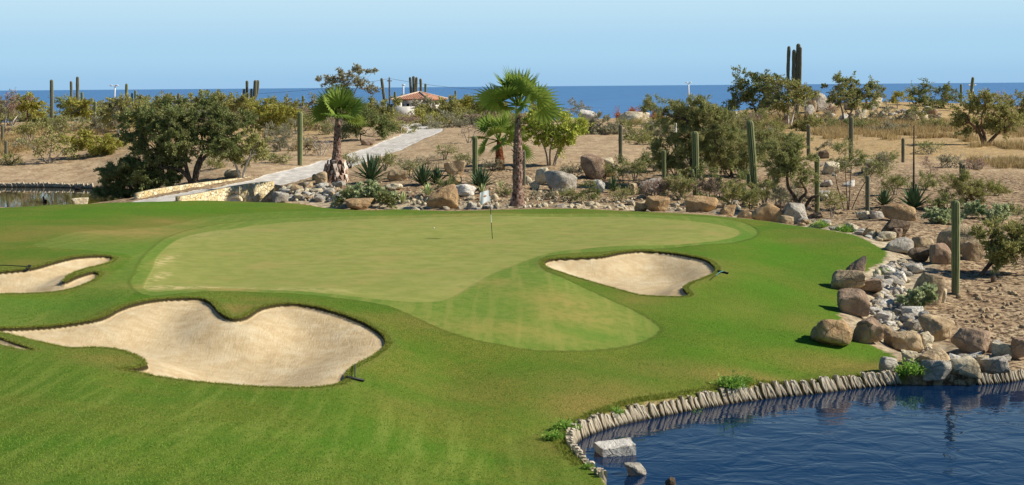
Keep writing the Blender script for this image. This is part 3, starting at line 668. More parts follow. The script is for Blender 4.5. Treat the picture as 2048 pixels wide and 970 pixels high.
# ------------------------------------------------------------------ plants
def branch(a, b, bend=.12, n=6, r=None):
    a = np.asarray(a, float); b = np.asarray(b, float); t = np.linspace(0, 1, n)[:, None]
    L = np.linalg.norm(b - a); k = rng.normal(size=3) * L * bend; k2 = rng.normal(size=3) * L * bend * .5
    p = a + (b - a) * t + np.sin(t * math.pi) * k + np.sin(t * 2 * math.pi) * k2
    return p
def plant(name, label, cat, px, py, blobs, lm, bm_, dens=1.0, leaf=(5.5, 1.8), stems=None, Y=None, group=None, trunk_w=5, twig=1.0, clump=9, ymin=0, up=.5, trunk_name='trunk', crown_name='crown', split=True, fill=.75):
    """blobs: (column, row, half width, half height) of the crown's masses; stems: bends of the trunk as (column,row) lists"""
    c = spot(px, py, Y, ymin); Y0 = c[1]; k = mpp(Y0)
    root = empty(name, c, label, cat, group)
    wd = MB(); leafP = []; leafD = []
    B = []
    for (bx, by, rx, ry) in blobs:
        dy = rng.uniform(-.4, .4) * rx * k
        p = ray(bx, by) * Y0; p[1] = Y0; p = p + np.array([0, dy, 0]) - c
        B.append((p, rx * k, (rx + ry) * .5 * k * .9, ry * k))
    if stems is None:
        stems = [[(px, py), (px + rng.uniform(-.15, .15) * 20, (py + blobs[0][1]) / 2)]]
    tips = []
    for s in stems:
        P = [np.array([(ray(a, b) * Y0)[0], Y0, (ray(a, b) * Y0)[2]]) - c for a, b in s]; P[0][2] = min(P[0][2], 0) - .15
        for q in P[1:]: q[1] += rng.uniform(-.25, .25) * abs(q[2])
        C = catmull(P, False, 4) if len(P) > 2 else branch(P[0], P[-1], .05, 6)
        wt = trunk_w * k / 2
        wd.tube(C, np.linspace(wt * 1.1, wt * .5, len(C)), 7); tips.append((C[-1], C, wt * .5))
    area = 0
    for (p, rx, rd, rz) in B:
        A = (rx / k) * (rz / k) * math.pi; area += A
        nc = max(4, int(A / (clump * clump * 2.2)))
        if nc > 160: nc = 160
        # limb from the nearest stem tip to the middle of this mass
        tip = min(tips, key=lambda T: np.linalg.norm(T[0] - p))
        mid = p + np.array([0, 0, -rz * .35])
        limb = branch(tip[0], mid, .13, 7); wd.tube(limb, np.linspace(tip[2], tip[2] * .4, 7), 5)
        lg = []
        for _ in range(max(3, nc // 5)):
            v = rng.normal(size=3); v /= np.linalg.norm(v); v *= rng.uniform(.45, .85); q = p + v * np.array([rx, rd, rz])
            l = branch(limb[rng.integers(1, 7)], q, .15, 5); wd.tube(l, np.linspace(tip[2] * .42, tip[2] * .15, 5), 4); lg.append(l)
        for _ in range(nc):
            v = rng.normal(size=3); v /= np.linalg.norm(v); v *= rng.uniform(fill * .3, 1.0) ** .5
            q = p + v * np.array([rx, rd, rz]) * rng.uniform(.85, 1.08)
            if rng.random() < .12: q = q + v * np.array([rx, rd, rz]) * .22
            if q[2] < .1: q[2] = rng.uniform(.05, .4)
            L0 = min((lg[j] for j in rng.integers(0, len(lg), 4)), key=lambda l: np.linalg.norm(l[-1] - q))
            s = L0[rng.integers(2, 5)]
            tw = branch(s, q, .12, 4); wd.tube(tw, np.linspace(tip[2] * .16 * twig + .004, .004 + .1 * k * twig, 4), 3, cap=False)
            nl = rng.poisson(max(1, dens * A / nc * .8)); cs = clump * k * rng.uniform(.6, 1.3)
            nsp = 5 + int(rng.random() * 4); sd_ = rng.normal(size=(nsp, 3)) * np.array([1, 1, .55]) + (q - s) / (np.linalg.norm(q - s) + 1e-6) * .8 + np.array([0, 0, up * .8])
            sd_ /= np.linalg.norm(sd_, axis=1)[:, None]; sl = cs * rng.uniform(.9, 2.1, nsp); qs = q + rng.normal(size=(nsp, 3)) * cs * .35
            j = rng.integers(0, nsp, nl); tt = rng.uniform(0, 1, nl)[:, None]
            pp = qs[j] + sd_[j] * sl[j][:, None] * tt + np.array([0, 0, -.18]) * (sl[j][:, None] * tt ** 2) + rng.normal(size=(nl, 3)) * cs * .15
            leafP.append(pp); leafD.append(sd_[j] * .9 + rng.normal(size=(nl, 3)) * .55)
            for _k in range(min(nsp, int(2 * twig + .5 + rng.random()))):
                wd.tube(np.array([qs[_k], qs[_k] + sd_[_k] * sl[_k] * .9]), [.006 + .08 * k, .15 * k], 3, cap=False)
    wd.build(trunk_name, bm_, root, smooth=True)
    if leafP and dens > 0:
        leaves(np.vstack(leafP), np.vstack(leafD), leaf[0] * k, leaf[1] * k, crown_name, lm, root)
    return root

def grass_tufts(name, label, cat, pts, h, mat, blades=24, spread=.16, w=.012, kind='stuff', lean=.45):
    P = []; n = len(pts)
    pts = np.asarray(pts, float); h = np.broadcast_to(h, (n,))
    c = np.repeat(pts, blades, 0); hh = np.repeat(h, blades) * rng.uniform(.45, 1.15, n * blades)
    a = rng.uniform(0, 2 * math.pi, n * blades); r = rng.random(n * blades) ** .6 * spread * np.repeat(h / h.mean(), blades)
    b = c + np.stack([np.cos(a) * r, np.sin(a) * r, np.zeros(len(a))], -1)
    d = np.stack([np.cos(a), np.sin(a), np.zeros(len(a))], -1) * (rng.uniform(.05, lean, len(a)) * hh)[:, None]
    s = rng.normal(size=(len(a), 3)); s[:, 2] = 0; s /= np.linalg.norm(s, axis=1)[:, None]; s *= w
    m = b + d * .4 + np.stack([0 * a, 0 * a, hh * .6], -1); t = b + d * 1.3 + np.stack([0 * a, 0 * a, hh], -1)
    V = np.stack([b - s, b + s, m + s * .7, m - s * .7, t], 1).reshape(-1, 3)
    base = np.arange(len(a))[:, None] * 5
    loops = np.concatenate([base + [0, 1, 2, 3], base + [3, 2, 4]], 1).ravel(); counts = np.tile([4, 3], len(a))
    o = mesh_obj(name, V, mat=mat, loops=loops, counts=counts, attrs={'rnd': ('POINT', np.repeat(rng.random(len(a)), 5))})
    return tag(o, label, cat, None, kind)

def cactus_mat(name, c1, c2, c3):
    t = NT(name); n = t.noise(5, 4, .65, t.scaled((1, 1, .3))); sep = t.n('ShaderNodeSeparateXYZ'); t.link(t.obj(), sep.inputs[0])
    col = t.mix(t.ramp(n, .35, .65), srgb(*c1), srgb(*c2)); col = t.mix(t.math('MULTIPLY', t.attr('rib'), .95), col, srgb(*c3))
    col = t.mix(t.ramp(t.math('ADD', sep.outputs[2], t.math('MULTIPLY', n, 1.2)), 1.3, .3, 0, .8), col, srgb(128, 118, 100))
    t.bsdf(col, .8, None, .15); return t.m
C_GREEN = cactus_mat('cactus_skin', (62, 80, 44), (92, 108, 62), (168, 166, 124))
C_GREY = cactus_mat('grey_cactus_skin', (70, 76, 62), (98, 102, 82), (150, 144, 120))
def column_mesh(pts, r, ribs=11, seed=0, waist=None):
    pts = np.asarray(pts, float); rr = np.random.default_rng(seed)
    C = catmull(pts, False, 8) if len(pts) > 2 else np.linspace(pts[0], pts[1], 18)
    L = np.concatenate([[0], np.cumsum(np.linalg.norm(np.diff(C, axis=0), axis=1))]); T = L[-1]
    s = np.concatenate([np.linspace(0, T - r * 1.3, 18), T - r * 1.3 * (1 - np.sin(np.linspace(.15, 1, 7) * math.pi / 2))])
    C = np.stack([np.interp(s, L, C[:, i]) for i in range(3)], -1)
    R = np.full(len(s), r) * (1 + .06 * np.sin(s / r * .7 + rr.uniform(0, 6)) * rr.uniform(.3, 1)) * np.interp(s, [0, T * .15, T], [.82, .95, 1.0])
    if waist:
        for wz, amt in waist: R *= 1 - amt * np.exp(-((s / T - wz) / .02) ** 2)
    top = s > T - r * 1.3; R[top] *= np.sqrt(np.clip(1 - ((s[top] - (T - r * 1.3)) / (r * 1.3)) ** 2, .0, 1)) * .97 + .03
    n = ribs * 4; th = np.arange(n) / n * 2 * math.pi
    prof = 1 + .17 * np.cos(ribs * th)
    t = np.gradient(C, axis=0); t /= np.linalg.norm(t, axis=1)[:, None] + 1e-9
    a = np.cross(t, [0, 1, 0]); a /= np.linalg.norm(a, axis=1)[:, None] + 1e-9; b = np.cross(t, a)
    V = C[:, None] + (R[:, None] * prof[None])[..., None] * (np.cos(th)[None, :, None] * a[:, None] + np.sin(th)[None, :, None] * b[:, None])
    I = np.arange(V.shape[0] * n).reshape(-1, n); J = np.roll(I, -1, 1)
    F = np.stack([I[:-1], I[1:], J[1:], J[:-1]], -1).reshape(-1, 4)
    return V.reshape(-1, 3), F, np.tile((prof - .83) / .34, V.shape[0]) ** 3
def cactus(label, stems, Y=None, base=None, mat=None, group=None, cat='cactus', waist=None, ymin=0):
    """stems: (width, [(column,row) from the foot up])"""
    mat = mat or C_GREEN
    b0 = base or stems[0][1][0]; c = spot(b0[0], b0[1], Y, ymin); k = mpp(c[1]); Y0 = c[1]
    def loc(a, b, dy=0): q = ray(a, b) * (Y0 + dy); return q - c
    objs = []
    for i, (w, pts) in enumerate(stems):
        dy = 0 if i == 0 else rng.uniform(-.3, .3)
        P = [loc(a, b, dy if j else 0) for j, (a, b) in enumerate(pts)]
        if i == 0: P[0][2] = min(P[0][2], 0) - .2
        V, F, rib = column_mesh(P, w * k / 2, 11, int(b0[0]) + i, waist if i == 0 else None)
        objs.append((V, F, rib))
    if len(objs) == 1:
        V, F, rib = objs[0]; o = mesh_obj('cactus', V, F, mat, smooth=True, attrs={'rib': ('POINT', rib)}); o.location = c
        return tag(o, label, cat, group)
    root = empty('cactus', c, label, cat, group)
    for i, (V, F, rib) in enumerate(objs):
        mesh_obj('stem' if stems[i][0] >= stems[0][0] * .7 or i == 0 else 'arm', V, F, mat, root, True, attrs={'rib': ('POINT', rib)})
    return root

def agave(label, px, py, r, n, lm=None, Y=None, h=1.0, wid=.085, stalk=None, name='agave', cat='agave', group=None, trunk=False, low=.0, ymin=0):
    lm = lm or L_AGAVE
    c = spot(px, py, Y, ymin); k = mpp(c[1]); R = r * k
    root = empty(name, c, label, cat, group) if (stalk or trunk) else None
    off = c if root is None else np.zeros(3)
    V = []; F = []; m = 0; rr = []
    for i in range(n):
        az = i * 2.39996 + rng.uniform(-.15, .15); t = (i + .5) / n; el = low + (1.5 - low) * t ** .8 * 1.0 + rng.uniform(-.08, .08); L = R * h * rng.uniform(.8, 1.05)
        d = np.array([math.cos(az) * math.cos(el), math.sin(az) * math.cos(el), math.sin(el)]); s = np.array([-math.sin(az), math.cos(az), 0])
        nrm = np.cross(d, s); w = R * wid
        for j, (u, ww) in enumerate([(0, .8), (.3, 1.0), (.65, .75), (.9, .3), (1.0, .02)]):
            p = d * L * u + np.array([0, 0, -.10 * L * u * u * math.cos(el)]) + np.array([0, 0, .05])
            V += [p - s * w * ww, p + nrm * w * ww * -.35, p + s * w * ww]; rr += [t * .6 + rng.random() * .25] * 3
            if j: a = m + 3 * j; F += [[a - 3, a - 2, a + 1, a], [a - 2, a - 1, a + 2, a + 1]]
        m += 15
    V = np.array(V)
    o = mesh_obj(name if root is None else 'leaf_rosette', V, np.array(F), lm, root, attrs={'rnd': ('POINT', rr)})
    if root is None: o.location = c; tag(o, label, cat, group); return o
    if trunk:
        b = MB(); b.tube([[0, 0, -.3], [0, 0, .15]], [R * .16, R * .13], 8); b.build('trunk', B_DARK, root)
        o.location = (0, 0, .1)
    if stalk:
        b = MB(); top = ray(stalk[0], stalk[1]) * c[1] - c; b.tube(branch([0, 0, 0], [top[0], 0, top[2]], .006, 8), np.linspace(.055, .02, 8) * 1.5, 6); b.build('flower_stalk', B_DARK, root)
    return root

# ------------------------------------------------------------------ palms
def palm_bark(name, c1, c2, c3):
    t = NT(name); v = t.scaled((1, 1, 1)); a = t.noise(5, 4, .7); b = t.voro(7, t.scaled((1, 1, .7)))
    col = t.mix(t.ramp(b, .15, .6), srgb(*c1), srgb(*c2)); col = t.mix(t.ramp(a, .5, .65), col, srgb(*c3)); t.bsdf(col, .9, t.bump(t.math('ADD', a, b), .8, .06), .1); return t.m
PB_RED = palm_bark('palm_bark', (72, 52, 46), (134, 106, 92), (172, 150, 134))
PB_RUST = palm_bark('rusty_palm_bark', (92, 48, 32), (148, 88, 60), (120, 72, 50))
PB_GREY = palm_bark('grey_palm_base', (150, 132, 116), (176, 160, 142), (132, 112, 96))
L_DEADP = leaf_mat('dead_palm_leaf', (128, 106, 92), (206, 188, 170), (96, 74, 62), .1)
def palm(label, base, Y, trunk, crown, nfr, pet, blade, zones, el_rng=(-.5, 1.35), seed=1, skirt=None, azs=None):
    """trunk: (row, width) from the foot to the top; crown: (column,row) of its heart; zones: (row from, row to, stub size, number)"""
    r = np.random.default_rng(seed); c = spot(base[0], base[1], Y); k = mpp(c[1]); Y0 = c[1]
    root = empty('palm_tree', c, label, 'palm tree')
    def W(a, b): return ray(a, b) * Y0 - c
    tr = MB(); top = trunk[-1][0]; cols = lambda row: base[0] + (crown[0] - base[0]) * (base[1] - row) / (base[1] - crown[1])
    rows = np.linspace(base[1] + 4, top, 26); ws = np.interp(-rows, [-q[0] for q in trunk], [q[1] for q in trunk])
    P = np.array([W(cols(q), q) for q in rows]); rad = ws * k / 2 * (1 + .06 * r.normal(size=len(rows)))
    tr.tube(P, rad, 14); to = tr.build('trunk', zones[0][4] if len(zones[0]) > 4 else PB_RED, root, True)
    st = MB()
    for z in zones:
        for i in range(z[3]):
            row = r.uniform(min(z[0], z[1]), max(z[0], z[1])); az = r.uniform(0, 2 * math.pi); w = np.interp(-row, [-q[0] for q in trunk], [q[1] for q in trunk]) * k / 2
            p = W(cols(row), row); o = np.array([math.cos(az), math.sin(az), 0]); s = np.array([-math.sin(az), math.cos(az), 0])
            L = z[2] * k * r.uniform(.6, 1.3); bw = L * .32; a = p + o * w * .85; tip = a + o * L * r.uniform(.25, .75) + np.array([0, 0, L * r.uniform(.35, .9)])
            st.add([a - s * bw, a + s * bw, a + np.array([0, 0, -bw * .8]), tip + s * bw * .45, tip - s * bw * .45], [[0, 1, 3, 4], [1, 2, 3, 3], [2, 0, 4, 4], [2, 4, 3, 3]])
    st.build('leaf_bases', zones[0][5] if len(zones[0]) > 5 else PB_RED, root)
    if skirt:
        sk = MB()
        for i in range(skirt[2]):
            row = r.uniform(min(skirt[:2]), max(skirt[:2])); az = r.uniform(0, 2 * math.pi); w = np.interp(-row, [-q[0] for q in trunk], [q[1] for q in trunk]) * k / 2
            p = W(cols(row), row); o = np.array([math.cos(az), math.sin(az), 0]); s = np.array([-math.sin(az), math.cos(az), 0]); L = skirt[3] * k * r.uniform(.5, 1.3)
            a = p + o * w * .8; m = a + o * L * .55 + np.array([0, 0, -L * .1]); e = a + o * L * r.uniform(.4, .9) + np.array([0, 0, -L * .9]); bw = L * .14
            sk.add([a - s * bw, a + s * bw, m - s * bw * 1.4, m + s * bw * 1.4, e], [[0, 1, 3, 2], [2, 3, 4, 4]])
        sk.build('dead_leaf_skirt', L_DEADP, root)
    H = W(crown[0], crown[1])
    for i in range(nfr):
        t = (i + .5) / nfr; az = i * 2.39996 + r.uniform(-.2, .2) if azs is None else azs[i % len(azs)]
        el = el_rng[0] + (el_rng[1] - el_rng[0]) * t ** .85
        d = np.array([math.cos(az) * math.cos(el), math.sin(az) * math.cos(el), math.sin(el)])
        Lp = pet * k * r.uniform(.8, 1.15) * (1.05 - .25 * t); Lb = blade * k * r.uniform(.85, 1.1)
        droop = .06 + .30 * (1 - t) ** 1.5
        pts = [H + d * Lp * u + np.array([0, 0, -droop * Lp * u * u * .5 * math.cos(el)]) for u in np.linspace(0, 1, 5)]
        fr = MB(); fr.tube(pts, np.linspace(.05, .022, 5) * 1.1, 4, cap=False)
        e = pts[-1]; dd = pts[-1] - pts[-2]; dd /= np.linalg.norm(dd); s = np.cross(dd, [0, 0, 1]); s /= np.linalg.norm(s) + 1e-9; n = np.cross(s, dd)
        ns = 22; roll = r.uniform(-1.1, 1.1); s2 = s * math.cos(roll) + n * math.sin(roll); n2 = np.cross(s2, dd)
        V = []; F = []; m = 0
        for j in range(ns):
            a = (j / (ns - 1) - .5) * 2 * 2.0; L = Lb * (1 - .16 * abs(a)) * r.uniform(.92, 1.06); dv = math.cos(a) * dd + math.sin(a) * s2; sv = -math.sin(a) * dd + math.cos(a) * s2
            hw = Lb * 4.0 / ns * .44; cup = n2 * Lb * .10 * abs(a) * .5
            g = lambda u: np.array([0, 0, -Lb * (.04 + droop * .7) * max(0, u - .45) ** 1.6])
            st_ = [(0.02, .06), (.35, .60), (.55, .62), (.78, .26), (1.0, .03)]
            for q, (u, ww) in enumerate(st_):
                p = e + dv * L * u + cup * u + g(u); fold = n2 * hw * ww * .55 * (1 if j % 2 else -1)
                V += [p - sv * hw * ww, p + fold, p + sv * hw * ww]
                if q: b = m + 3 * q; F += [[b - 3, b - 2, b + 1, b], [b - 2, b - 1, b + 2, b + 1]]
            m += 15
        fr.add(V, F); fr.r[-1][:] = .25 + .75 * r.random()
        fr.build('frond', L_PALM, root)
    return root
# ------------------------------------------------------------------ bridge
def ashlar():
    t = NT('cream_ashlar'); v = t.scaled((1, 1, 1)); e = t.voro(3.6, v, 'DISTANCE_TO_EDGE'); cell = t.voro(3.6, v, 'F1', 'Color')
    s = t.n('ShaderNodeSeparateColor'); t.link(cell, s.inputs[0])
    col = t.mix(s.outputs[0], srgb(196, 180, 140), srgb(228, 214, 178)); col = t.mix(t.ramp(s.outputs[1], .6, .9), col, srgb(204, 180, 130))
    col = t.mix(t.ramp(t.noise(12, 4, .7), .5, .7, 0, .35), col, srgb(156, 136, 104))
    g = t.ramp(e, .02, .055, 1, 0); col = t.mix(t.math('MULTIPLY', g, .8), col, srgb(128, 110, 82))
    t.bsdf(col, .9, t.bump(t.ramp(e, 0, .06), .8, .05), .1); return t.m
M_ASH = ashlar(); M_CAP = bark_mat('limestone_cap', (206, 192, 158), (226, 214, 184), 3)
def wall_run(pts, th, name, parent, O, bottoms=None, capz=.0, back=True):
    """pts: world (x, y, top, bottom) along the wall's front face; thickness goes away from the camera"""
    P = np.array(pts, float); d = np.gradient(P[:, :2], axis=0); d /= np.linalg.norm(d, axis=1)[:, None]; n = np.stack([-d[:, 1], d[:, 0]], -1)
    n[n[:, 1] < 0] *= -1
    V = []; 
    for p, q in zip(P, n):
        for o in (0, th):
            V += [[p[0] + q[0] * o, p[1] + q[1] * o, p[3]], [p[0] + q[0] * o, p[1] + q[1] * o, p[2]]]
    V = np.array(V) - O; m = len(P); F = []
    for i in range(m - 1):
        a, b = 4 * i, 4 * i + 4
        F += [[a, b, b + 1, a + 1], [a + 1, b + 1, b + 3, a + 3], [a + 3, b + 3, b + 2, a + 2], [a + 2, b + 2, b, a]]
    F += [[0, 1, 3, 2], [4 * m - 4, 4 * m - 2, 4 * m - 1, 4 * m - 3]]
    return mesh_obj(name, V, np.array(F), M_ASH, parent)
bc = spot(450, 388, 100.5)
bridge = empty('stone_bridge', bc, 'cream stone footbridge carrying the cart path, with a low arch', 'bridge')
nearw = catmull([(*at(a, b, y)[[0, 1, 2]],) for a, b, y in [(362,393,95.5),(400,387,98),(440,379,100.3),(480,371,102.3),(520,365,103.8),(548,363,104.6)]], False, 10)
ac = at(470, 401, 101.8)
run = []
for p in nearw:
    dx = p[0] - ac[0]; bot = -9.2
    if abs(dx) < .55: bot = ac[2] + .20 * math.sqrt(max(0, 1 - (dx / .55) ** 2))
    run.append((p[0], p[1], p[2], bot))
wall_run(run, .4, 'parapet_wall', bridge, bc)
b = MB(); ang = np.linspace(-.1, math.pi + .1, 16); i0 = int(np.argmin(abs(nearw[:, 0] - ac[0]))); tdir = nearw[i0 + 2] - nearw[i0 - 2]; tdir[2] = 0; tdir /= np.linalg.norm(tdir); nn = np.array([tdir[1], -tdir[0], 0]); o0 = np.array([nearw[i0][0], nearw[i0][1], ac[2] - .05]) - bc
for q in range(15):
    V = []
    for aa in (ang[q] + .008, ang[q + 1] - .008):
        for (rx, rz) in ((.57, .24), (.88, .46)):
            for th in (-.2, .035): V.append(o0 + tdir * rx * math.cos(aa) + np.array([0, 0, rz * math.sin(aa)]) + nn * th)
    b.add(V, [[0, 1, 3, 2], [4, 6, 7, 5], [0, 4, 5, 1], [2, 3, 7, 6], [1, 5, 7, 3], [0, 2, 6, 4]])
b.build('arch_ring', M_CAP, bridge)
farw = catmull([at(a, b_, y) for a, b_, y in [(276,387,100.2),(300,380.5,101.3),(340,374,103),(390,367,105),(440,361,107),(490,355,109),(528,351,110.8)]], False, 6)
wall_run([(p[0], p[1], p[2], float(gz(p[0], p[1])) - .5) for p in farw], .35, 'parapet_wall', bridge, bc)
# ------------------------------------------------------------------ pond edging
def edging_mat():
    t = NT('weathered_edging'); sep = t.n('ShaderNodeSeparateXYZ'); t.link(t.obj(), sep.inputs[0]); oi = t.n('ShaderNodeObjectInfo')
    n = t.noise(9, 4, .7, t.scaled((1, 1, .4)))
    col = t.mix(t.ramp(n, .35, .65), srgb(176, 162, 138), srgb(218, 208, 186)); col = t.mix(t.math('MULTIPLY', oi.outputs['Random'], .45), col, srgb(142, 128, 102))
    col = t.mix(t.ramp(t.math('ADD', sep.outputs[2], t.math('MULTIPLY', n, .12)), .16, .06), col, srgb(58, 52, 40))
    t.bsdf(col, .9, t.bump(n, .6, .02), .1); return t.m
M_EDGE = edging_mat()
def slab_mesh(seed, w=.085, d=.10, h=.40, lean=.12):
    bm = bmesh.new(); bmesh.ops.create_cube(bm, size=1); r = random.Random(seed)
    bmesh.ops.subdivide_edges(bm, edges=bm.edges[:], cuts=2, use_grid_fill=True)
    for v in bm.verts:
        z = v.co.z + .5; v.co.x = v.co.x * w * (1 + r.uniform(-.18, .18)) * (1 - .25 * z) - lean * z * h; v.co.y = v.co.y * d * (1 + r.uniform(-.2, .2)) + .10 * z * h; v.co.z = -.12 + z * (h + .1) + (r.uniform(-.02, .02) if z > .9 else 0)
    me = bpy.data.meshes.new('post'); bm.to_mesh(me); bm.free(); me.materials.append(M_EDGE); return me
SLABS = [slab_mesh(i, w=.105, d=.11, h=.30 + .025 * math.sin(i * 2.1), lean=.48 + .08 * math.sin(i * 1.3)) for i in range(10)]
def edging(name, line, step, label, z, sc=1.0, skip=()):
    L = np.concatenate([[0], np.cumsum(np.linalg.norm(np.diff(line[:, :2], axis=0), axis=1))]); n = int(L[-1] / step)
    root = empty(name, (*line[0][:2], z), label, 'pond edging')
    for i in range(n + 1):
        if i in skip: continue
        s = i * step + rng.uniform(-.012, .012); x = np.interp(s, L, line[:, 0]); y = np.interp(s, L, line[:, 1]); x2 = np.interp(s + .05, L, line[:, 0]); y2 = np.interp(s + .05, L, line[:, 1])
        o = bpy.data.objects.new('post', SLABS[rng.integers(0, 10)]); scene.collection.objects.link(o); o.parent = root
        o.location = (x - line[0][0], y - line[0][1], 0); o.rotation_euler = (0, rng.uniform(-.05, .05), math.atan2(y2 - y, x2 - x)); o.scale = (sc * rng.uniform(.75, 1.15), sc, sc * rng.uniform(.8, 1.08))
    return root
eline = catmull([plane_pt(a, b_, ZP)[:2] for a, b_ in [(1203,976),(1166,943),(1143,912),(1146,893),(1165,876),(1210,858),(1270,843),(1330,831),(1400,817),(1480,804),(1560,794),(1640,786),(1720,776),(1812,769)]], False, 12)
Ltot = float(np.sum(np.linalg.norm(np.diff(eline, axis=0), axis=1)))
edging('pond_edging', eline, Ltot / 98, 'curved row of leaning pale slabs edging the near pond below the turf', ZP, max(1.0, Ltot / 98 / .115))
edging('pond_edging', catmull([plane_pt(a, b_, ZP)[:2] for a, b_ in [(1962,769),(2020,764),(2100,752),(2300,745)]], False, 8), .14, 'short row of leaning slabs edging the pond at the far right', ZP, 1.2)
fl = catmull(xyl([(-60,124.2),(0,124.15),(100,123.4),(192,121.4)]), False, 8)
edging('pond_edging', fl, .19, 'straight row of dark posts edging the far left pond below the bank', ZF, 1.45)

# ------------------------------------------------------------------ golf things
M_WHITE = plain('white_paint', (238, 238, 232), .5); M_BLACK = plain('black_plastic', (26, 28, 30), .5); M_TEAL = plain('teal_handle', (84, 142, 140), .5); M_DGREEN = plain('green_handle', (40, 62, 48), .5)
def banded():
    t = NT('banded_pole'); sep = t.n('ShaderNodeSeparateXYZ'); t.link(t.obj(), sep.inputs[0])
    r = t.n('ShaderNodeValToRGB'); r.color_ramp.interpolation = 'CONSTANT'; e = r.color_ramp.elements
    B, Wc = (.012, .012, .014, 1), (.8, .8, .78, 1)
    e[0].position = 0; e[0].color = B; e[1].position = .33; e[1].color = Wc
    for p, c in ((.49, B), (.71, Wc), (.86, B)): x = e.new(p); x.color = c
    t.link(t.math('DIVIDE', sep.outputs[2], 2.18), r.inputs[0]); t.bsdf(r.outputs[0], .4, None, .4); return t.m
fb = spot(985, 478); fk = mpp(fb[1])
fs = empty('flagstick', fb, 'white flag on a black and white banded flagstick standing in the green', 'flagstick')
b = MB(); ftop = np.array([-.13, 0, 2.18]); b.tube([[0, 0, -.05], ftop * .5, ftop], [.014, .013, .012], 8); b.build('pole', banded(), fs, True)
def flag_mat():
    t = NT('flag_cloth'); uv = t.n('ShaderNodeAttribute', attribute_name='fu'); vv = t.n('ShaderNodeAttribute', attribute_name='fv')
    # a small slanted orange and grey emblem on white
    du = t.math('SUBTRACT', uv.outputs['Fac'], .5); dv = t.math('SUBTRACT', vv.outputs['Fac'], .56)
    a = t.math('ADD', t.math('MULTIPLY', t.math('SUBTRACT', du, t.math('MULTIPLY', dv, .5)), 3.2), 0); r = t.math('SQRT', t.math('ADD', t.math('MULTIPLY', a, a), t.math('MULTIPLY', t.math('MULTIPLY', dv, dv), 40)))
    col = t.mix(t.ramp(r, .62, .52), srgb(236, 238, 240), t.mix(t.ramp(dv, -.01, .01), srgb(120, 128, 138), srgb(226, 150, 70)))
    x = t.n('ShaderNodeBsdfDiffuse'); y = t.n('ShaderNodeBsdfTranslucent'); t.link(col, x.inputs[0]); t.link(col, y.inputs[0]); m = t.n('ShaderNodeMixShader'); m.inputs[0].default_value = .3
    t.link(x.outputs[0], m.inputs[1]); t.link(y.outputs[0], m.inputs[2]); t.link(m.outputs[0], t.out.inputs[0]); return t.m
nu, nv = 14, 10; V = []; fu = []; fv = []
for j in range(nv + 1):
    for i in range(nu + 1):
        u, v = i / nu, j / nv; z = ftop[2] - .50 + v * .46
        V.append([ftop[0] * (z / 2.18) - u * .40, .05 * math.sin(u * 7 + v * 1.5) * u - .26 * u, z - .10 * u * u - .09 * u * (1 - v)]); fu.append(u); fv.append(v)
I = np.arange(len(V)).reshape(nv + 1, nu + 1); F = np.stack([I[:-1, :-1], I[:-1, 1:], I[1:, 1:], I[1:, :-1]], -1).reshape(-1, 4)
mesh_obj('flag', V, F, flag_mat(), fs, True, attrs={'fu': ('POINT', fu), 'fv': ('POINT', fv)})
bp = spot(868, 457); V, F = ico(3); o = mesh_obj('golf_ball', V * .03, F, M_WHITE, smooth=True); o.location = bp + np.array([0, 0, .028]); tag(o, 'white golf ball lying on the green left of the flagstick', 'golf ball')
def rake(label, px, py, head, dirv, L, hm, Y=None):
    c = spot(px, py, Y); root = empty('bunker_rake', c + np.array([0, 0, .04]), label, 'rake'); d = np.array([*dirv, 0.0]); d /= np.linalg.norm(d); s = np.array([-d[1], d[0], 0]); w = head * mpp(c[1]) if head > 3 else head
    g = lambda p: float(gz(c[0] + p[0], c[1] + p[1])) - c[2]
    a, e = s * w / 2, -s * w / 2; a[2] = g(a); e[2] = g(e)
    b = MB(); b.tube([a, e], [.035, .035], 8); b.build('rake_head', M_BLACK, root, True)
    b = MB()
    for i in range(14):
        p = a + (e - a) * (i + .5) / 14; b.box(p + d * -.05, (.012, .09, .02), np.stack([s, d, [0, 0, 1]], 1))
    b.build('tines', M_BLACK, root)
    t = d * L; t[2] = max(g(t), 0) + .03; b = MB(); b.tube([[0, 0, .03], t * .5 + np.array([0, 0, .05]), t], [.016, .016, .014], 8); b.build('handle', hm, root, True)
rake('black bunker rake on the turf at the right end of the largest bunker', 710, 759, 36, (-.10, 1), 1.15, M_DGREEN)
rake('rake with a pale teal handle lying right of the bunker below the green', 1446, 546, 22, (-.35, -1), 1.3, M_TEAL)
rake('rake lying on the back lip of the bunker at the left edge', 54, 537, .42, (-1, .02), 1.6, M_DGREEN)

# ------------------------------------------------------------------ house, poles, cable
def tile_mat():
    t = NT('clay_tiles'); w = t.n('ShaderNodeTexWave', wave_type='BANDS', bands_direction='X'); w.inputs['Scale'].default_value = .9; t.link(t.attr('ru', 'Vector'), w.inputs['Vector'])
    cv = t.n('ShaderNodeCombineXYZ'); t.link(t.attr('ru'), cv.inputs[0]); t.link(cv.outputs[0], w.inputs['Vector'])
    n = t.noise(3, 4, .6); col = t.mix(t.ramp(n, .35, .65), srgb(196, 142, 112), srgb(222, 178, 148)); col = t.mix(t.ramp(w.outputs[1], .35, .6, .8, 0), col, srgb(150, 88, 64))
    t.bsdf(col, .85, t.bump(w.outputs[1], .8, .1), .15); return t.m
M_STUCCO = bark_mat('white_stucco', (206, 202, 192), (226, 222, 212), 2); M_TILE = tile_mat(); M_GLASS = plain('dark_pane', (20, 22, 26), .2, .5)
YH = 214.0; hc = np.array([ray(840, 230)[0] * YH, YH, at(840, 232, YH)[2]]); kH = mpp(YH)
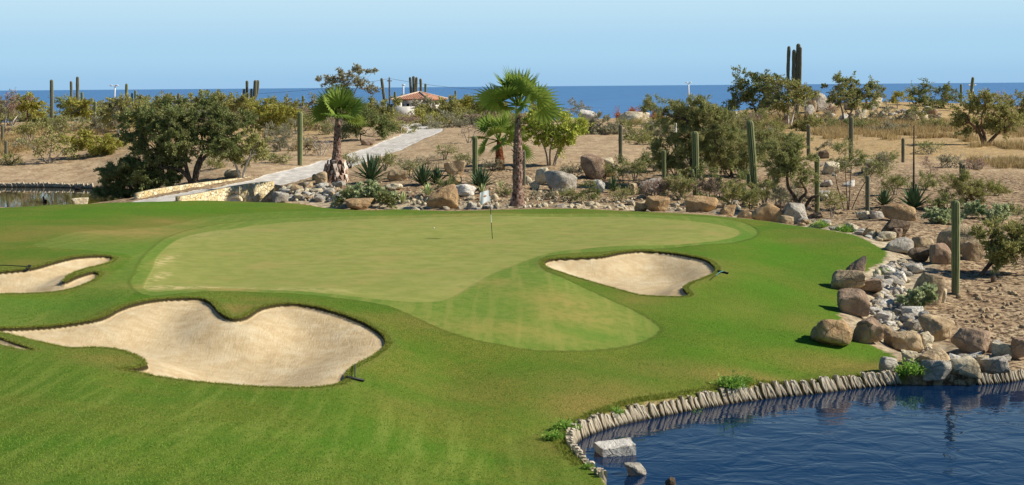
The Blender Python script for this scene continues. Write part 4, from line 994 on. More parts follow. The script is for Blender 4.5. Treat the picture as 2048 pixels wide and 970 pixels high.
hz_floor = float(gz(hc[0], hc[1])); house = empty('house', (hc[0], hc[1], hz_floor), 'small white house with a hipped orange clay tile roof among the trees', 'house', rz=math.radians(-24))
eav = at(840, 198, YH)[2] - hz_floor; apex = at(848, 184, YH)[2] - hz_floor
S = 2.55
b = MB(); b.box((0, 0, eav / 2 - .3), (S * 2, S * 2, eav + .6)); b.build('wall', M_STUCCO, house)
e = S + .45; rv = [[-e, -e, eav + .01], [e, -e, eav + .01], [e, e, eav + .01], [-e, e, eav + .01], [0, 0, apex], [-e, -e, eav - .14], [e, -e, eav - .14], [e, e, eav - .14], [-e, e, eav - .14]]
V = []; F = []; ru = []
for (i, j) in ((0, 1), (1, 2), (2, 3), (3, 0)):
    m = len(V); V += [rv[i], rv[j], rv[4]]; F.append([m, m + 1, m + 2]); ru += [0, 2 * e * 1.0, e]
    m = len(V); V += [rv[i], rv[j], rv[j + 5], rv[i + 5]]; F.append([m + 3, m + 2, m + 1, m]); ru += [0, 0, 0, 0]
m = len(V); V += rv[5:]; F.append([m + 3, m + 2, m + 1, m]); ru += [0] * 4
mesh_obj('roof', V, F, M_TILE, house, attrs={'ru': ('POINT', ru)})
b = MB()
for i in range(4):
    b.tube([rv[i], np.array(rv[4]) + [0, 0, .04]], [.11, .11], 8)
b.build('ridge_tiles', M_TILE if False else plain('pale_ridge', (226, 200, 178)), house, True)
for i in range(4):
    b = MB(); x = -1.5 + i * .95; z = eav - .85; b.box((x, -S - .01, z), (.42, .06, .5)); f = b.build('window', M_GLASS, house)
    b = MB(); b.box((x, -S - .05, z - .29), (.56, .12, .08)); b.build('sill', M_CAP, f)
b = MB(); b.box((-S - .02, .2, eav - .95), (.06, 1.0, .6)); b.build('window', M_GLASS, house)
wq = spot(812, 246, 208.0); b = MB(); b.box((0, 0, .8), (3.6, .3, 2.2)); o = b.build('garden_wall', M_STUCCO); o.location = wq; o.rotation_euler.z = .2; tag(o, 'low white garden wall in front of the white house', 'garden wall')
wq = spot(797, 226, 209.5); b = MB(); b.box((0, 0, 0.9), (.95, .8, 3.3)); o = b.build('gate_pillar', M_STUCCO); o.location = wq; tag(o, 'white masonry pillar left of the small white house', 'pillar')
M_LAMPW = plain('white_enamel', (236, 238, 240), .4)
def light_pole(label, px, top, Y, heads, lean=0):
    c = spot(px, 240, Y); k = mpp(Y); H = at(px + lean, top, Y) - c; root = empty('light_pole', c, label, 'light pole')
    b = MB(); b.tube([[0, 0, -.2], [H[0] * .5, 0, H[2] * .6], [H[0], 0, H[2]]], [.13, .11, .10], 8); b.build('pole', M_LAMPW, root, True)
    for (dx, dz, r, w) in heads:
        h = H + np.array([dx * k, 0, -dz * k]); b = MB()
        th = np.linspace(0, math.pi, 7); b.tube([[h[0] + (q - .5) * w * k, h[1], h[2] + .10 * r * k * (q - .5)] for q in np.linspace(0, 1, 7)], np.sin(np.linspace(.35, math.pi - .35, 7)) * r * k, 10); hd = b.build('lamp_head', M_LAMPW, root, True)
        b = MB(); b.tube([H, h], [.05, .05], 6); b.build('bracket', M_LAMPW, root)
light_pole('white light pole with two lamp heads between cacti at the left', 228, 172, 222, [(-7, -1, 1.6, 7), (4, -1, 1.7, 7)], 2)
light_pole('white lamp on a short pole just left of the house roof', 807, 171, 230, [(0, -1, 2.0, 7)])
light_pole('white light pole with twin heads on the skyline of open sea', 1378, 168, 225, [(-4, -3, 1.6, 4), (4, -3, 1.6, 4)], -1)
light_pole('white lamp pole half hidden behind the tallest palm crown', 1078, 199, 225, [(2, -1, 2.4, 9)])
light_pole('white twin lamp behind the leaning cactus at the right skyline', 1945, 171, 222, [(-7, -1, 1.5, 5), (5, -1, 1.5, 5)])
M_WOOD = bark_mat('pole_wood', (74, 66, 58), (110, 100, 88)); M_WIRE = plain('dark_wire', (90, 100, 116), .6)
def upole(label, px, top, Y):
    c = spot(px, 240, Y); H = at(px, top, Y) - c; root = empty('utility_pole', c, label, 'utility pole'); b = MB(); b.tube([[0, 0, -.2], [0, 0, H[2]]], [.15, .12], 8); b.build('post', M_WOOD, root, True)
    b = MB(); b.box((0, 0, H[2] - .35), (.75, .14, .14)); b.build('crossarm', M_WOOD, root); b = MB(); b.tube([[0, 0, H[2]], [0, 0, H[2] + .22]], [.09, .05], 8); b.build('insulator', M_WOOD, root, True)
    return c + H
pa = upole('dark utility pole carrying the wire, right of the leaning cactus', 780, 157, 224); pb = upole('utility pole end of the wire behind the left cactus cluster', 489, 188, 224); pc = upole('utility pole end of the wire behind the tallest palm', 1033, 182, 224)
for (u, v, lab) in ((pb, pa, 'thin overhead wire running left from the utility pole'), (pa, pc, 'thin overhead wire running right from the utility pole over the house')):
    t = np.linspace(0, 1, 24)[:, None]; P = u + (v - u) * t; P[:, 2] -= .42 * 4 * (t * (1 - t))[:, 0]; b = MB(); b.tube(P, .022, 5); tag(b.build('overhead_wire', M_WIRE), lab, 'overhead wire')
# thin white and black marker pole
c = spot(1352, 330, 112); b = MB(); H = at(1352, 206, 112) - c; root = empty('marker_pole', c, 'tall thin white pole with a dark top rising from the feathery bush', 'marker pole')
b.tube([[0, 0, -.2], [0, 0, H[2] * .70]], [.035, .035], 8); b.build('lower_pole', M_LAMPW, root); b = MB(); b.tube([[0, 0, H[2] * .70], [0, 0, H[2]]], [.036, .03], 8); b.build('upper_pole', M_BLACK, root)

# ------------------------------------------------------------------ cacti
G = 'cardon cacti on the far skyline'
def cac(label, px, top, base, w, Y=None, lean=0, mat=None, waist=None, ymin=84, group=None):
    return cactus(label, [(w, [(px, base), (px + lean * .5, (base + top) / 2), (px + lean, top)])], Y=Y, mat=mat, waist=waist, ymin=ymin, group=group)
cac('tall single cactus standing alone against sea at the left', 104, 159, 243, 6.2, 190, -1, C_GREY)
cac('slim cactus, left of a skyline pair above the yellow tree', 144, 162, 232, 4.6, 205, -2, C_GREY)
cac('taller cactus of the skyline pair above the yellow tree', 155, 153, 232, 5.6, 206, 0, C_GREY)
cac('short cactus stub right of the skyline pair at the left', 164, 184, 232, 4.5, 207)
cac('thin green cactus below the white twin light pole', 190, 203, 254, 5, 180)
cac('short cactus foot right of the lone tall cactus', 112, 236, 256, 4.5, 180)
cac('short post-like cactus near the left bank', 12, 281, 326, 5.5, mat=C_GREY)
cac('grey cactus stump by the bleached branches, far left', 5, 250, 282, 5, mat=C_GREY)
cac('dark skyline cactus just right of the white light pole', 253, 167, 225, 4.8, 206)
cac('skyline cactus stub with a twin, right of the light pole', 271, 180, 225, 4.5, 206)
cac('tiny cactus tip between two skyline cacti', 264, 186, 225, 3.6, 206)
cac('pale brown cactus tip above the large olive tree', 357, 186, 235, 4.4, 200, 0, C_GREY)
cac('dark cactus tip above the olive canopy, centre left', 401, 178, 235, 4.6, 200)
cac('tiny dark cactus tip left of a taller one over the canopy', 394, 197, 235, 3.2, 200)
cac('tiny cactus tip low on the sea left of the large tree', 295, 199, 235, 4, 204)
cactus('clustered cactus with five upright stems on a pale trunk', [(7, [(503, 250), (503, 232), (503, 205)]), (5, [(501, 212), (495, 195), (494, 161)]), (4.5, [(500, 212), (489, 204), (488, 177)]), (6.5, [(504, 210), (509, 190), (511, 160)]), (5, [(505, 208), (514, 186), (516, 160)]), (4, [(503, 210), (502, 195), (503, 177)])], Y=188, mat=C_GREY)
cac('tall ribbed cactus beside the path left of the shorter palm', 600, 223, 331, 9.5, None, 0)
cac('thin cactus tip left of the shorter palm crown', 606, 191, 236, 4, 205)
cac('leaning cactus on the skyline left of the house', 774, 156, 240, 5.2, 205, -11, C_GREY)
cac('small dark cactus tip beside the utility pole', 790, 183, 230, 4, 212)
cactus('four-stemmed cactus rising behind the tiled roof', [(5, [(828, 240), (828, 200), (827, 152)]), (4.4, [(826, 230), (822, 185), (820, 154)]), (4.6, [(830, 230), (832, 185), (833, 154)]), (4.4, [(831, 232), (841, 190), (841, 157)])], Y=226, mat=C_GREY)
cac('short cactus tip right of the four-stemmed cactus', 851, 167, 235, 4, 226)
cac('tiny cactus tip on the sea right of the house', 911, 181, 235, 3.6, 226)
cac('dark smooth cactus column left of the small palm', 950, 272, 366, 9.5, 97, 0, None)
cac('grey cactus column directly behind the tallest palm trunk', 1047, 300, 374, 7.5, 97, 0, C_GREY)
cac('slim blue-grey cactus standing behind the large grey block boulder', 1241, 249, 322, 7, 112, 0, C_GREY)
cactus('ribbed cactus with two small side buds by the feathery bush', [(12, [(1392, 386), (1391, 320), (1390, 262)]), (7, [(1391, 352), (1385, 350), (1384, 338)]), (7, [(1392, 360), (1399, 358), (1401, 350)])], base=(1392, 386), Y=93)
cactus('tallest deep green cactus with a small arm in the garden', [(13, [(1511, 408), (1506, 330), (1499, 240)]), (7, [(1506, 372), (1498, 368), (1497, 348)])], base=(1511, 408), Y=88)
cac('dark thin cactus under the feathery bush canopy', 1328, 300, 388, 7, 94, 0)
cac('cactus column before the golden grass, left of its taller neighbour', 1617, 249, 308, 6.5, 118, 0, C_GREY)
cac('tall grey cactus column before the golden grass slope', 1702, 233, 308, 8, 118, 0, C_GREY)
cac('dark rough cactus right of the twisted tree', 1634, 311, 424, 9, 84, 0)
cac('slim cactus left of the dead flower stalk', 1806, 276, 326, 6, 116, 0, C_GREY)
cac('short grey cactus post by the striped boulder', 1735, 350, 430, 8, 80, 0, C_GREY)
cactus('pair of short joined cactus stems above the fluffy bush', [(6, [(1922, 360), (1922, 326)]), (6, [(1928, 360), (1928, 329)])], Y=106, mat=C_GREY)
cac('large near ribbed cactus with a waist beside the stream', 1911, 400, 588, 15, None, 0, None, [(.745, .22)], ymin=0)
cactus('great many-stemmed cactus towering over the hill trees', [(7.5, [(1594, 215), (1595, 140), (1597, 87)]), (6, [(1578, 212), (1576, 150), (1578, 92)]), (6.5, [(1587, 212), (1587, 150), (1588, 99)]), (5, [(1598, 205), (1600, 160), (1601, 94)]), (5, [(1597, 205), (1600, 160), (1601, 121)])], Y=188, mat=C_GREY)
cac('short skyline cactus left of the leaning one at right', 1922, 168, 235, 4.2, 210)
cactus('leaning dark cactus with low side stems on the right skyline', [(5.4, [(1940, 235), (1941, 200), (1946, 154)]), (4.4, [(1946, 232), (1946, 182)]), (4.2, [(1955, 232), (1958, 192)]), (4.4, [(1967, 232), (1971, 190)])], Y=200)
cac('small striped barrel-like cactus by the path near the palm boulder', 629, 348, 356, 9, 106)
cac('cut white cactus trunk stub in the sandy garden', 1550, 342, 384, 6.5, 93, -3, B_PALE if False else C_GREY)

# ------------------------------------------------------------------ palms
palm('medium palm with a shaggy skirted trunk beside the cart path', (672, 366), 103, [(366, 34), (345, 32), (325, 22), (300, 17), (260, 13), (238, 10)], (676, 234), 19, 34, 46,
     [(330, 245, 4, 170, PB_RED, PB_RED)], (0, 1.42), 3, (368, 318, 170, 17))
palm('tallest palm with a rough dark trunk behind the flag', (1035, 408), 86, [(408, 36), (396, 27), (375, 21), (330, 19), (300, 18), (260, 14), (222, 9)], (1036, 211), 20, 44, 50,
     [(378, 240, 4.5, 190, PB_RED, PB_RED), (345, 285, 9, 60)], (-.05, 1.42), 8)
palm('shortest palm with a rusty tapering trunk left of the tallest palm', (1000, 338), 107, [(338, 21), (320, 19), (295, 12), (282, 8)], (998, 282), 14, 38, 40,
     [(336, 284, 4, 150, PB_RUST, PB_RUST)], (-.35, 1.35), 12)

# ------------------------------------------------------------------ boulders
BL = [ # column, foot row, width, height, stone, label, depth
 (1664,694,84,52,'o','large tan boulder alone on the turf left of the stream',None),
 (1733,688,66,48,'p','squarish brown boulder between the lone turf boulder and the stream',None),
 (1811,706,78,40,'t','long low tan boulder above a small round one at the stream mouth',None),
 (1818,729,36,30,'c','small round cream boulder left of the flat-topped tan block',None),
 (1869,736,72,36,'t','flat-topped tan block above the pond boulders',None),
 (1776,747,42,33,'g','grey speckled boulder at the turf corner above the edging',None),
 (1871,774,60,40,'g','grey boulder at the water, left of three in the pond',None),
 (1928,771,66,38,'c','pale angular boulder at the water, middle of three',None),
 (1989,770,64,37,'g','rounded grey boulder at the water, right of three',None),
 (1941,712,84,52,'p','pinkish wedge-shaped slab leaning on the stream bank',None),
 (1877,685,76,48,'t','big squarish tan boulder on the lower right bank of the stream',None),
 (2040,722,40,46,'p','brown boulder cut by the right edge above the pond',None),
 (1706,630,62,50,'p','humped grey-brown boulder at the left bank of the stream',None),
 (1693,581,66,38,'t','wedge tan boulder in front of the pointed one',None),
 (1712,559,40,46,'p','pointed brown boulder standing on the turf edge',None),
 (1738,588,52,28,'p','low grey-brown boulder beside the stream pebbles',None),
 (1856,610,78,64,'t','massive brown boulder in the middle right of the stream',None),
 (1883,606,24,32,'c','pale upright stone against the massive stream boulder',None),
 (1797,506,62,30,'g','grey-tan rounded boulder at the top of the stream',None),
 (1837,526,46,28,'d','dark brown boulder in the upper stream bed',None),
 (1849,504,44,28,'t','tan boulder behind the dark one in the upper stream',None),
 (1879,529,46,40,'p','tall fractured boulder at the upper stream',None),
 (1797,448,64,32,'o','orange-brown boulder perched on a dark one at the garden edge',76.5),
 (1790,474,58,34,'d','dark shaded boulder carrying the orange-brown one',None),
 (1916,508,86,56,'t','large tan boulder behind the near cactus',None),
 (1946,522,46,44,'t','tan boulder under the spreading bush at right',None),
 (1773,482,38,18,'c','pale flat boulder at the top edge of the turf',None),
 (1738,474,24,19,'t','small tan boulder at the far turf corner',None),
 (1792,476,26,20,'p','small brown boulder below the dark shaded one',None),
 (1802,568,32,25,'w','white angular rock in the stream bed',None),
 (1854,697,34,30,'c','cream rock wedged between tan boulders by the stream mouth',None),
 (1770,677,30,26,'t','small tan rock left of the long low boulder',None),
 (1850,648,26,25,'g','grey rock above the squarish tan boulder',None),
 (1988,565,12,13,'d','small dark stone on the dirt under the leaning bush',None),
 (1830,548,40,20,'g','grey rock at the foot of the fractured boulder',None),
 (1538,447,72,45,'o','big orange-tan boulder with a flat dark left face',75.5),
 (1590,454,54,42,'g','grey slanted boulder beside the big orange-tan one',75),
 (1493,434,40,25,'o','orange boulder left of the big orange-tan one',78.5),
 (1456,435,34,24,'o','small orange boulder second from the shade along the turf edge',79),
 (1403,421,68,34,'o','brown sloping boulder half in tree shade at the turf edge',82),
 (1573,453,28,18,'t','small tan boulder at the foot of the grey slanted one',73),
 (1662,349,38,25,'c','pale cracked boulder with a shadow gap on the sandy slope',None),
 (1647,317,22,17,'d','rounded dark boulder on the sandy slope',None),
 (1650,396,26,15,'g','flat grey stone on the sandy slope below the pale one',None),
 (1718,331,24,14,'w','white rock on the slope left of its grey twin',None),
 (1737,331,20,12,'g','grey flat rock on the slope beside the white one',None),
 (1728,427,34,18,'c','pale square rock behind the short grey cactus post',79),
 (1753,438,32,17,'g','low rounded grey rock beside the perched boulder',78.5),
 (1486,351,28,16,'g','grey rock under the feathery canopy',None),
 (1520,378,12,20,'w','narrow white rock behind the tallest green cactus',93),
 (1602,367,32,14,'t','tan slab behind the twisted tree',97),
 (1314,426,50,34,'o','pointed orange-tan boulder at the turf edge in front of the shade',83.5),
 (1284,424,30,22,'t','low dark-faced boulder joined to the pointed one',84),
 (1302,381,56,31,'g','large grey boulder with white streaks',95),
 (1261,383,28,25,'t','round tan boulder left of the streaked grey one',94.5),
 (1198,373,24,24,'w','white and grey boulder below the upright block',96),
 (1188,352,50,50,'p','tall upright blocky boulder in the middle of the garden',103),
 (1216,346,30,38,'c','sunlit cream boulder against the upright block',104),
 (1120,383,66,42,'g','wide light grey angular block right of the tallest palm',95),
 (1085,368,30,34,'c','cream broken boulder behind the light grey block',99),
 (1058,366,16,16,'c','little cream rock beside the grey cactus column',98),
 (1068,376,22,17,'c','cream rock in front of the broken cream boulder',95.5),
 (885,420,64,50,'o','large slanting orange-tan boulder left of the flag',88),
 (928,391,50,23,'w','pale oval boulder between the slanting one and the flag',92),
 (908,344,44,31,'t','dark-faced brown boulder left of the dark cactus column',102),
 (909,367,27,18,'t','small tan boulder under the dark-faced brown one',97),
 (794,356,42,23,'t','tilted tan slab right of the big agave',99.5),
 (813,349,24,19,'t','second tan slab leaning behind the tilted one',102),
 (786,376,40,14,'c','flat pale slab below the tilted tan slab',94.5),
 (720,412,58,22,'o','orange dome boulder at the turf edge below the leafy shrub',90),
 (737,291,30,14,'p','pinkish wedge rock beside the cart path bend',None),
 (662,352,34,32,'p','dark boulder behind the skirt of the medium palm',106),
 (643,374,28,25,'t','tan boulder left of the medium palm foot',102),
 (561,404,34,23,'g','smooth grey dome boulder on the rocky creek bank',92),
 (466,369,36,15,'c','cream boulder at the far end of the bridge parapet',110),
 (824,418,44,9,'c','flat cream stone on the turf edge left of the slanting boulder',87.5),
 (943,414,22,14,'g','grey stone just left of the flagstick',87),
 (976,415,26,13,'g','grey stone directly behind the flagstick',87),
 (1178,240,36,26,'w','big white rock against the sea',186),
 (1165,238,12,12,'w','small white rock at the left foot of the big white one',188),
 (1269,268,60,26,'c','broad pale boulder under the rust-coloured shrubs',176),
 (1244,268,14,22,'c','narrow pale boulder left of the broad one by the rust shrubs',178),
 (1473,233,20,12,'w','white rock beside the dark hill tree',190),
 (1465,215,5,5,'w','tiny white rock on the hill, left of two',196),
 (1474,217,5,6,'w','tiny white rock on the hill, right of two',196),
 (633,258,14,16,'t','round tan boulder of a pair beyond the path',170),
 (649,257,15,15,'g','round grey boulder of a pair beyond the path',170),
 (1637,206,42,36,'g','tallest crag of the hill outcrop',192),
 (1655,202,28,24,'c','pale crag right of the tallest one',193),
 (1622,220,22,26,'t','tan crag left of the tallest one',191),
 (1700,218,28,24,'g','grey rock under the right hill tree',192),
 (1722,246,24,20,'c','pale rock at the foot of the right hill tree',182),
 (1752,203,26,22,'c','pale skyline rock right of the hill trees',195),
 (1745,218,18,16,'g','grey rock below the pale skyline rock',193),
 (1762,242,14,12,'w','white rock in the rubble of the hill slope',185),
 (1618,236,22,24,'g','mottled grey rock behind the white-trunked tree',186),
 (1853,222,22,18,'c','tilted pale slab on the hill shoulder',192),
 (1866,226,20,18,'p','round brown rock on the hill shoulder',191),
 (1842,224,14,9,'w','low white rock left of the hill shoulder slab',190),
 (1862,236,24,8,'p','flat brown slab under the round shoulder rock',188),
 (1975,321,13,8,'g','small pale rock in the dry grass at right',None),
 (161,408,32,15,'c','long cream rock on the shore of the far left pond',101.5),
 (117,408,17,7,'c','small cream rock on the far pond shore, second from right',101.5),
 (66,411,10,5,'w','tiny white rock on the far pond shore',101.5),
 (44,413,16,8,'c','rounded cream rock at the left of the far pond shore',101.5),
 (1271,949,44,24,'g','grey-topped rock standing in the near pond',None),
 (1341,971,22,18,'d','smallest dark rock at the bottom edge of the pond',None),
]
for (px, py, w, h, m, lab, Y) in BL:
    if px in (1271, 1341) and py > 900:
        p = plane_pt(px, py, ZP); k = mpp(p[1]); P, F = boulder_shape(w * k, w * k * .8, h * k * 1.25, px + 3, 4); P[:, 2] -= h * k * .3
        o = mesh_obj('boulder', P, F, MATS[m], smooth=True); o.location = p; o.data.set_sharp_from_angle(angle=math.radians(42)); tag(o, lab, 'rock')
        continue
    boulder(px, py, w, h, m, lab, Y, sub=4 if w > 22 else 3, cat='boulder' if w > 20 else 'rock')
# broken concrete block in the pond
bm = bmesh.new(); bmesh.ops.create_cube(bm, size=1); bmesh.ops.bevel(bm, geom=bm.edges[:], offset=.05, segments=1); bmesh.ops.subdivide_edges(bm, edges=bm.edges[:], cuts=7, use_grid_fill=True)
for v in bm.verts:
    v.co.x *= .88 * (1 + .1 * v.co.y); v.co.y *= .62; v.co.z *= .46
    v.co += Vector(mnoise.noise_vector(v.co * 7)) * .028
me = bpy.data.meshes.new('concrete_block'); bm.to_mesh(me); bm.free(); me.materials.append(S_WHITE); o = bpy.data.objects.new('concrete_block', me); scene.collection.objects.link(o)
o.location = plane_pt(1232, 906, ZP); o.location.z += .02; o.rotation_euler = (math.radians(4), math.radians(-5), .22); tag(o, 'rough white concrete block lying in the near pond', 'concrete block')

def rubble(name, label, polys, s0, s1, mat):
    b = MB(); V0, F0 = ico(1); F0 = np.hstack([F0, F0[:, 2:3]])
    for poly, n, ym in polys:
        P = np.array(poly, float); q = P.min(0) + rng.random((n * 3, 2)) * (P.max(0) - P.min(0)); q = q[sdf(P, q[:, 0], q[:, 1], 80) > 0][:n]
        for a, c_ in q:
            c = spot(a, c_, None, ym); s = rng.uniform(s0, s1) * rng.random() ** .6
            V = V0 * (1 + rng.normal(size=(len(V0), 1)) * .16) * s * rng.uniform(.5, 1, 3) @ np.array(Matrix.Rotation(rng.uniform(0, 6), 3, 'Z'))
            b.add(V + c + [0, 0, s * .1], F0)
    return tag(b.build(name, mat), label, 'rubble', None, 'stuff')
rubble('rubble', 'small pale rubble strewn through the stream bed and garden', [([(545,402),(690,402),(800,412),(1000,416),(1270,418),(1400,424),(1480,430),(1480,405),(1300,395),(1100,395),(900,398),(700,385),(560,380)], 420, 84), ([(1745,545),(1800,515),(1840,535),(1810,575),(1825,610),(1850,640),(1850,690),(1900,735),(1820,700),(1765,665),(1735,620),(1755,590)], 260, 0), ([(1600,225),(1700,232),(1780,220),(1880,228),(1880,245),(1780,250),(1620,250)], 160, 150)], .10, .30, S_CREAM)
rubble('rubble', 'darker rubble and clods on the sandy ground', [([(700,400),(1270,402),(1480,420),(1700,440),(1760,470),(1760,400),(1640,330),(1400,330),(1000,330),(720,370)], 360, 84), ([(1900,600),(1990,560),(2048,600),(2048,700),(1950,690),(1900,640)], 90, 0)], .06, .20, S_TAN)
rubble('rubble', 'grey cobbles filling the gaps of the stream bed', [([(1745,545),(1800,515),(1840,535),(1810,575),(1825,610),(1850,640),(1850,690),(1900,735),(1820,700),(1765,665),(1735,620),(1755,590)], 200, 0), ([(545,402),(690,402),(700,385),(560,380)], 90, 84)], .16, .34, S_GREY)
# loose stones: shared shapes, each its own object
PB = []
for i in range(18):
    P, F = boulder_shape(1, .8 + .3 * rng.random(), .55 + .35 * rng.random(), 900 + i, 3, 14, 8, rough=.06); P[:, 2] -= .12
    PB.append((P, F))
_pm = {}
def pebble(i, m):
    if (i, m) not in _pm:
        o = mesh_obj('stone', PB[i][0], PB[i][1], MATS[m], smooth=True); o.data.set_sharp_from_angle(angle=math.radians(40)); _pm[(i, m)] = o.data; bpy.data.objects.remove(o)
    return _pm[(i, m)]
def stones(label, group, spots, mats, smin, smax, Ys=None):
    for (px, py) in spots:
        c = spot(px, py, Ys) if not callable(Ys) else spot(px, py, Ys(px, py)); s = rng.uniform(smin, smax) * rng.uniform(.7, 1.2)
        m = mats[rng.integers(0, len(mats))]; o = bpy.data.objects.new('stone', pebble(int(rng.integers(0, 18)), m)); scene.collection.objects.link(o)
        o.location = c; o.rotation_euler = (rng.uniform(-.3, .3), rng.uniform(-.3, .3), rng.uniform(0, 6.28)); o.scale = (s, s * rng.uniform(.75, 1.1), s * rng.uniform(.6, 1.0)); tag(o, label, 'stone', group)
def scat(poly, n):
    P = np.array(poly, float); out = []
    while len(out) < n:
        q = P.min(0) + rng.random(2) * (P.max(0) - P.min(0))
        if sdf(P, np.array([q[0]]), np.array([q[1]]), 50)[0] > 0 and all((q[0] - a) ** 2 / 100 + (q[1] - b) ** 2 / 30 > .55 for a, b in out[-60:]): out.append(tuple(q))
    return out
stones('loose stone in the pile on the creek bank beside the bridge', 'stones piled beside the bridge', scat([(535,400),(560,378),(600,374),(680,372),(690,385),(670,404),(600,402)], 62), 'ggtcw', .38, .75, None)
stones('stone lying in the stream bed between the turf and the dirt', 'stones in the stream bed', scat([(1745,545),(1800,520),(1830,535),(1800,575),(1815,610),(1840,640),(1830,670),(1800,672),(1765,655),(1745,620),(1765,590)], 60), 'gwcwg', .28, .62, None)
stones('stone in the row along the back edge of the turf', 'stones along the turf edge', [(a + rng.uniform(-5, 5), b + rng.uniform(-2, 1)) for a, b in zip(np.linspace(1600, 1760, 24), np.linspace(452, 480, 24))] + [(a + rng.uniform(-6, 6), 416 + rng.uniform(-3, 0)) for a in np.linspace(800, 1260, 30)], 'cgwt', .25, .6, lambda px, py: np.interp(px, [700, 1000, 1270, 1600, 1700, 1760], [88, 85, 85, 72.5, 68, 65.5]) + rng.uniform(0, 2.5))
stones('stone scattered in the sandy desert garden', 'stones scattered in the garden', scat([(700,385),(780,380),(900,395),(1060,372),(1180,388),(1350,395),(1480,410),(1600,440),(1700,425),(1700,400),(1560,395),(1400,400),(1300,402),(1150,400),(950,402),(760,402)], 66), 'tgdcp', .22, .6, None)
stones('stone by the pond at the stream mouth', 'stones at the stream mouth', [(1838,722),(1893,744),(1925,722),(1940,724),(1962,727),(1983,730),(2005,714),(1994,704),(2012,722),(1975,718),(1870,715),(1950,715),(1832,733),(1905,735),(1850,742),(1912,727)], 'gwc', .35, .6, None)
stones('stone in the rubble on the hill slope', 'stones on the hill slope', scat([(1600,225),(1700,235),(1780,222),(1880,228),(1880,245),(1780,248),(1700,250),(1620,245)], 40), 'cwtg', .5, 1.3, None)
stones('pale stone on the sandy slope right of the twisted tree', 'stones on the sandy slope', [(1640,333),(1668,352),(1700,345),(1690,330),(1655,366),(1652,372),(1600,400),(1700,372),(1655,390),(1730,345)], 'wcg', .4, .9, None)
# ------------------------------------------------------------------ agaves and low plants
agave('biggest spiky agave spreading beside the cart path', 742, 362, 58, 60, Y=100, wid=.05, trunk=True, low=.12)
agave('dense dark agave clump left of the slanting boulder', 845, 372, 45, 54, Y=96, wid=.055, low=.35)
agave('dark agave right half of the dense clump', 873, 370, 40, 46, Y=96.5, wid=.055, low=.4)
agave('pale striped agave in front of the dense dark clump', 856, 377, 30, 20, L_AGAVE2, Y=92, wid=.07, low=.5)
agave('upright agave beside the dark cactus column', 962, 366, 47, 46, Y=94, wid=.06, low=.3, trunk=True)
agave('small pale striped agave in the shade below the clump', 806, 396, 25, 16, L_AGAVE2, Y=91.5, wid=.07, low=.6)
agave('narrow upright striped agave beside the leafy shrub', 760, 385, 37, 12, L_AGAVE2, Y=92, wid=.06, low=1.0)
agave('dry straggly agave between the flag and the tallest palm', 1001, 374, 20, 14, L_AGAVE2, Y=95, wid=.05, low=.6)
agave('agave leaning behind the flag on the sand', 965, 383, 25, 12, L_AGAVE2, Y=92, wid=.06, low=.8)
agave('dark agave right of the upright blocky boulder', 1226, 374, 35, 34, Y=95.5, wid=.055, low=.3)
agave('small dark agave left of the round tan boulder', 1248, 376, 22, 22, Y=94, wid=.06, low=.3)
agave('big agave with a tall dead flower stalk', 1828, 420, 55, 60, Y=84, wid=.06, low=.15, stalk=(1828, 251))
agave('bushy agave left of the one with the flower stalk', 1768, 412, 40, 44, Y=86, wid=.06, low=.25)
agave('very dark agave under the tallest green cactus', 1462, 386, 37, 50, Y=92, wid=.06, low=.3)
agave('low agave in the shade left of the tallest green cactus', 1486, 384, 30, 36, Y=91, wid=.06, low=.3)

P_ = lambda *a, **k: plant(*a, **k)
# nearer shrubs and trees
P_('shrub','leafy pale green shrub at the foot of the medium palm','shrub',715,402,[(730,378,34,16),(700,392,26,12),(755,392,32,15)],L_SAGE,B_DARK,2.4,(5,3.4),Y=92,trunk_w=3,up=.2)
P_('shrub','dark leafy shrub in shadow beside the orange dome boulder','shrub',775,408,[(778,396,24,12),(690,398,20,9)],L_DARK,B_DARK,2.2,(4.5,2.6),Y=91,trunk_w=3)
P_('shrub','sparse dry shrub above the dense agave clump','shrub',845,336,[(835,320,28,10),(862,318,26,15),(812,328,20,8)],L_GREY,B_BROWN,.5,(4,1.4),Y=104,trunk_w=2)
P_('shrub','small dark bushy shrub in front of the upright blocky boulder','shrub',1184,414,[(1184,392,19,16),(1170,380,14,14),(1194,376,12,12)],L_DARK,B_DARK,1.1,(4,1.3),Y=88,trunk_w=3)
P_('shrub','low spiky shrub at the foot of the slim blue-grey cactus','shrub',1245,350,[(1240,335,24,12),(1258,342,20,10)],L_DARK,B_DARK,1.0,(5,1.3),Y=101,trunk_w=2)
P_('tree','bright yellow-green multi-stemmed tree right of the tallest palm','tree',1102,330,[(1072,245,28,22),(1105,240,34,24),(1138,262,30,24),(1090,275,32,20),(1120,285,30,14),(1060,262,20,20),(1150,245,18,18)],L_LIME,B_GREY,1.15,(5,3.2),
  [[(1096,330),(1092,305),(1080,275)],[(1100,331),(1100,300),(1108,270)],[(1106,331),(1114,305),(1130,280)],[(1108,330),(1122,298),(1140,265)]],Y=110,trunk_w=4,clump=8)
P_('shrub','rounded grey-green bush below the big white rock','shrub',1200,279,[(1200,255,32,22),(1182,262,20,16),(1222,262,22,16)],L_GREY,B_GREY,2.0,(4,1.6),Y=150,trunk_w=3)
for i,(a,b_,w,h) in enumerate([(1238,240,20,9),(1272,236,22,12),(1300,240,24,10),(1325,246,22,8)]):
    P_('shrub',['rust-orange shrub at the left of the rust row by the sea','taller rust-orange shrub above the broad pale boulder','rust-orange shrub right of the taller rust one','rust-orange shrub fading into the feathery bush'][i],'shrub',a,b_+12,[(a,b_,w,h)],L_RUST,B_BROWN,1.3,(5,1.0),Y=184+i,trunk_w=2,up=1.2)
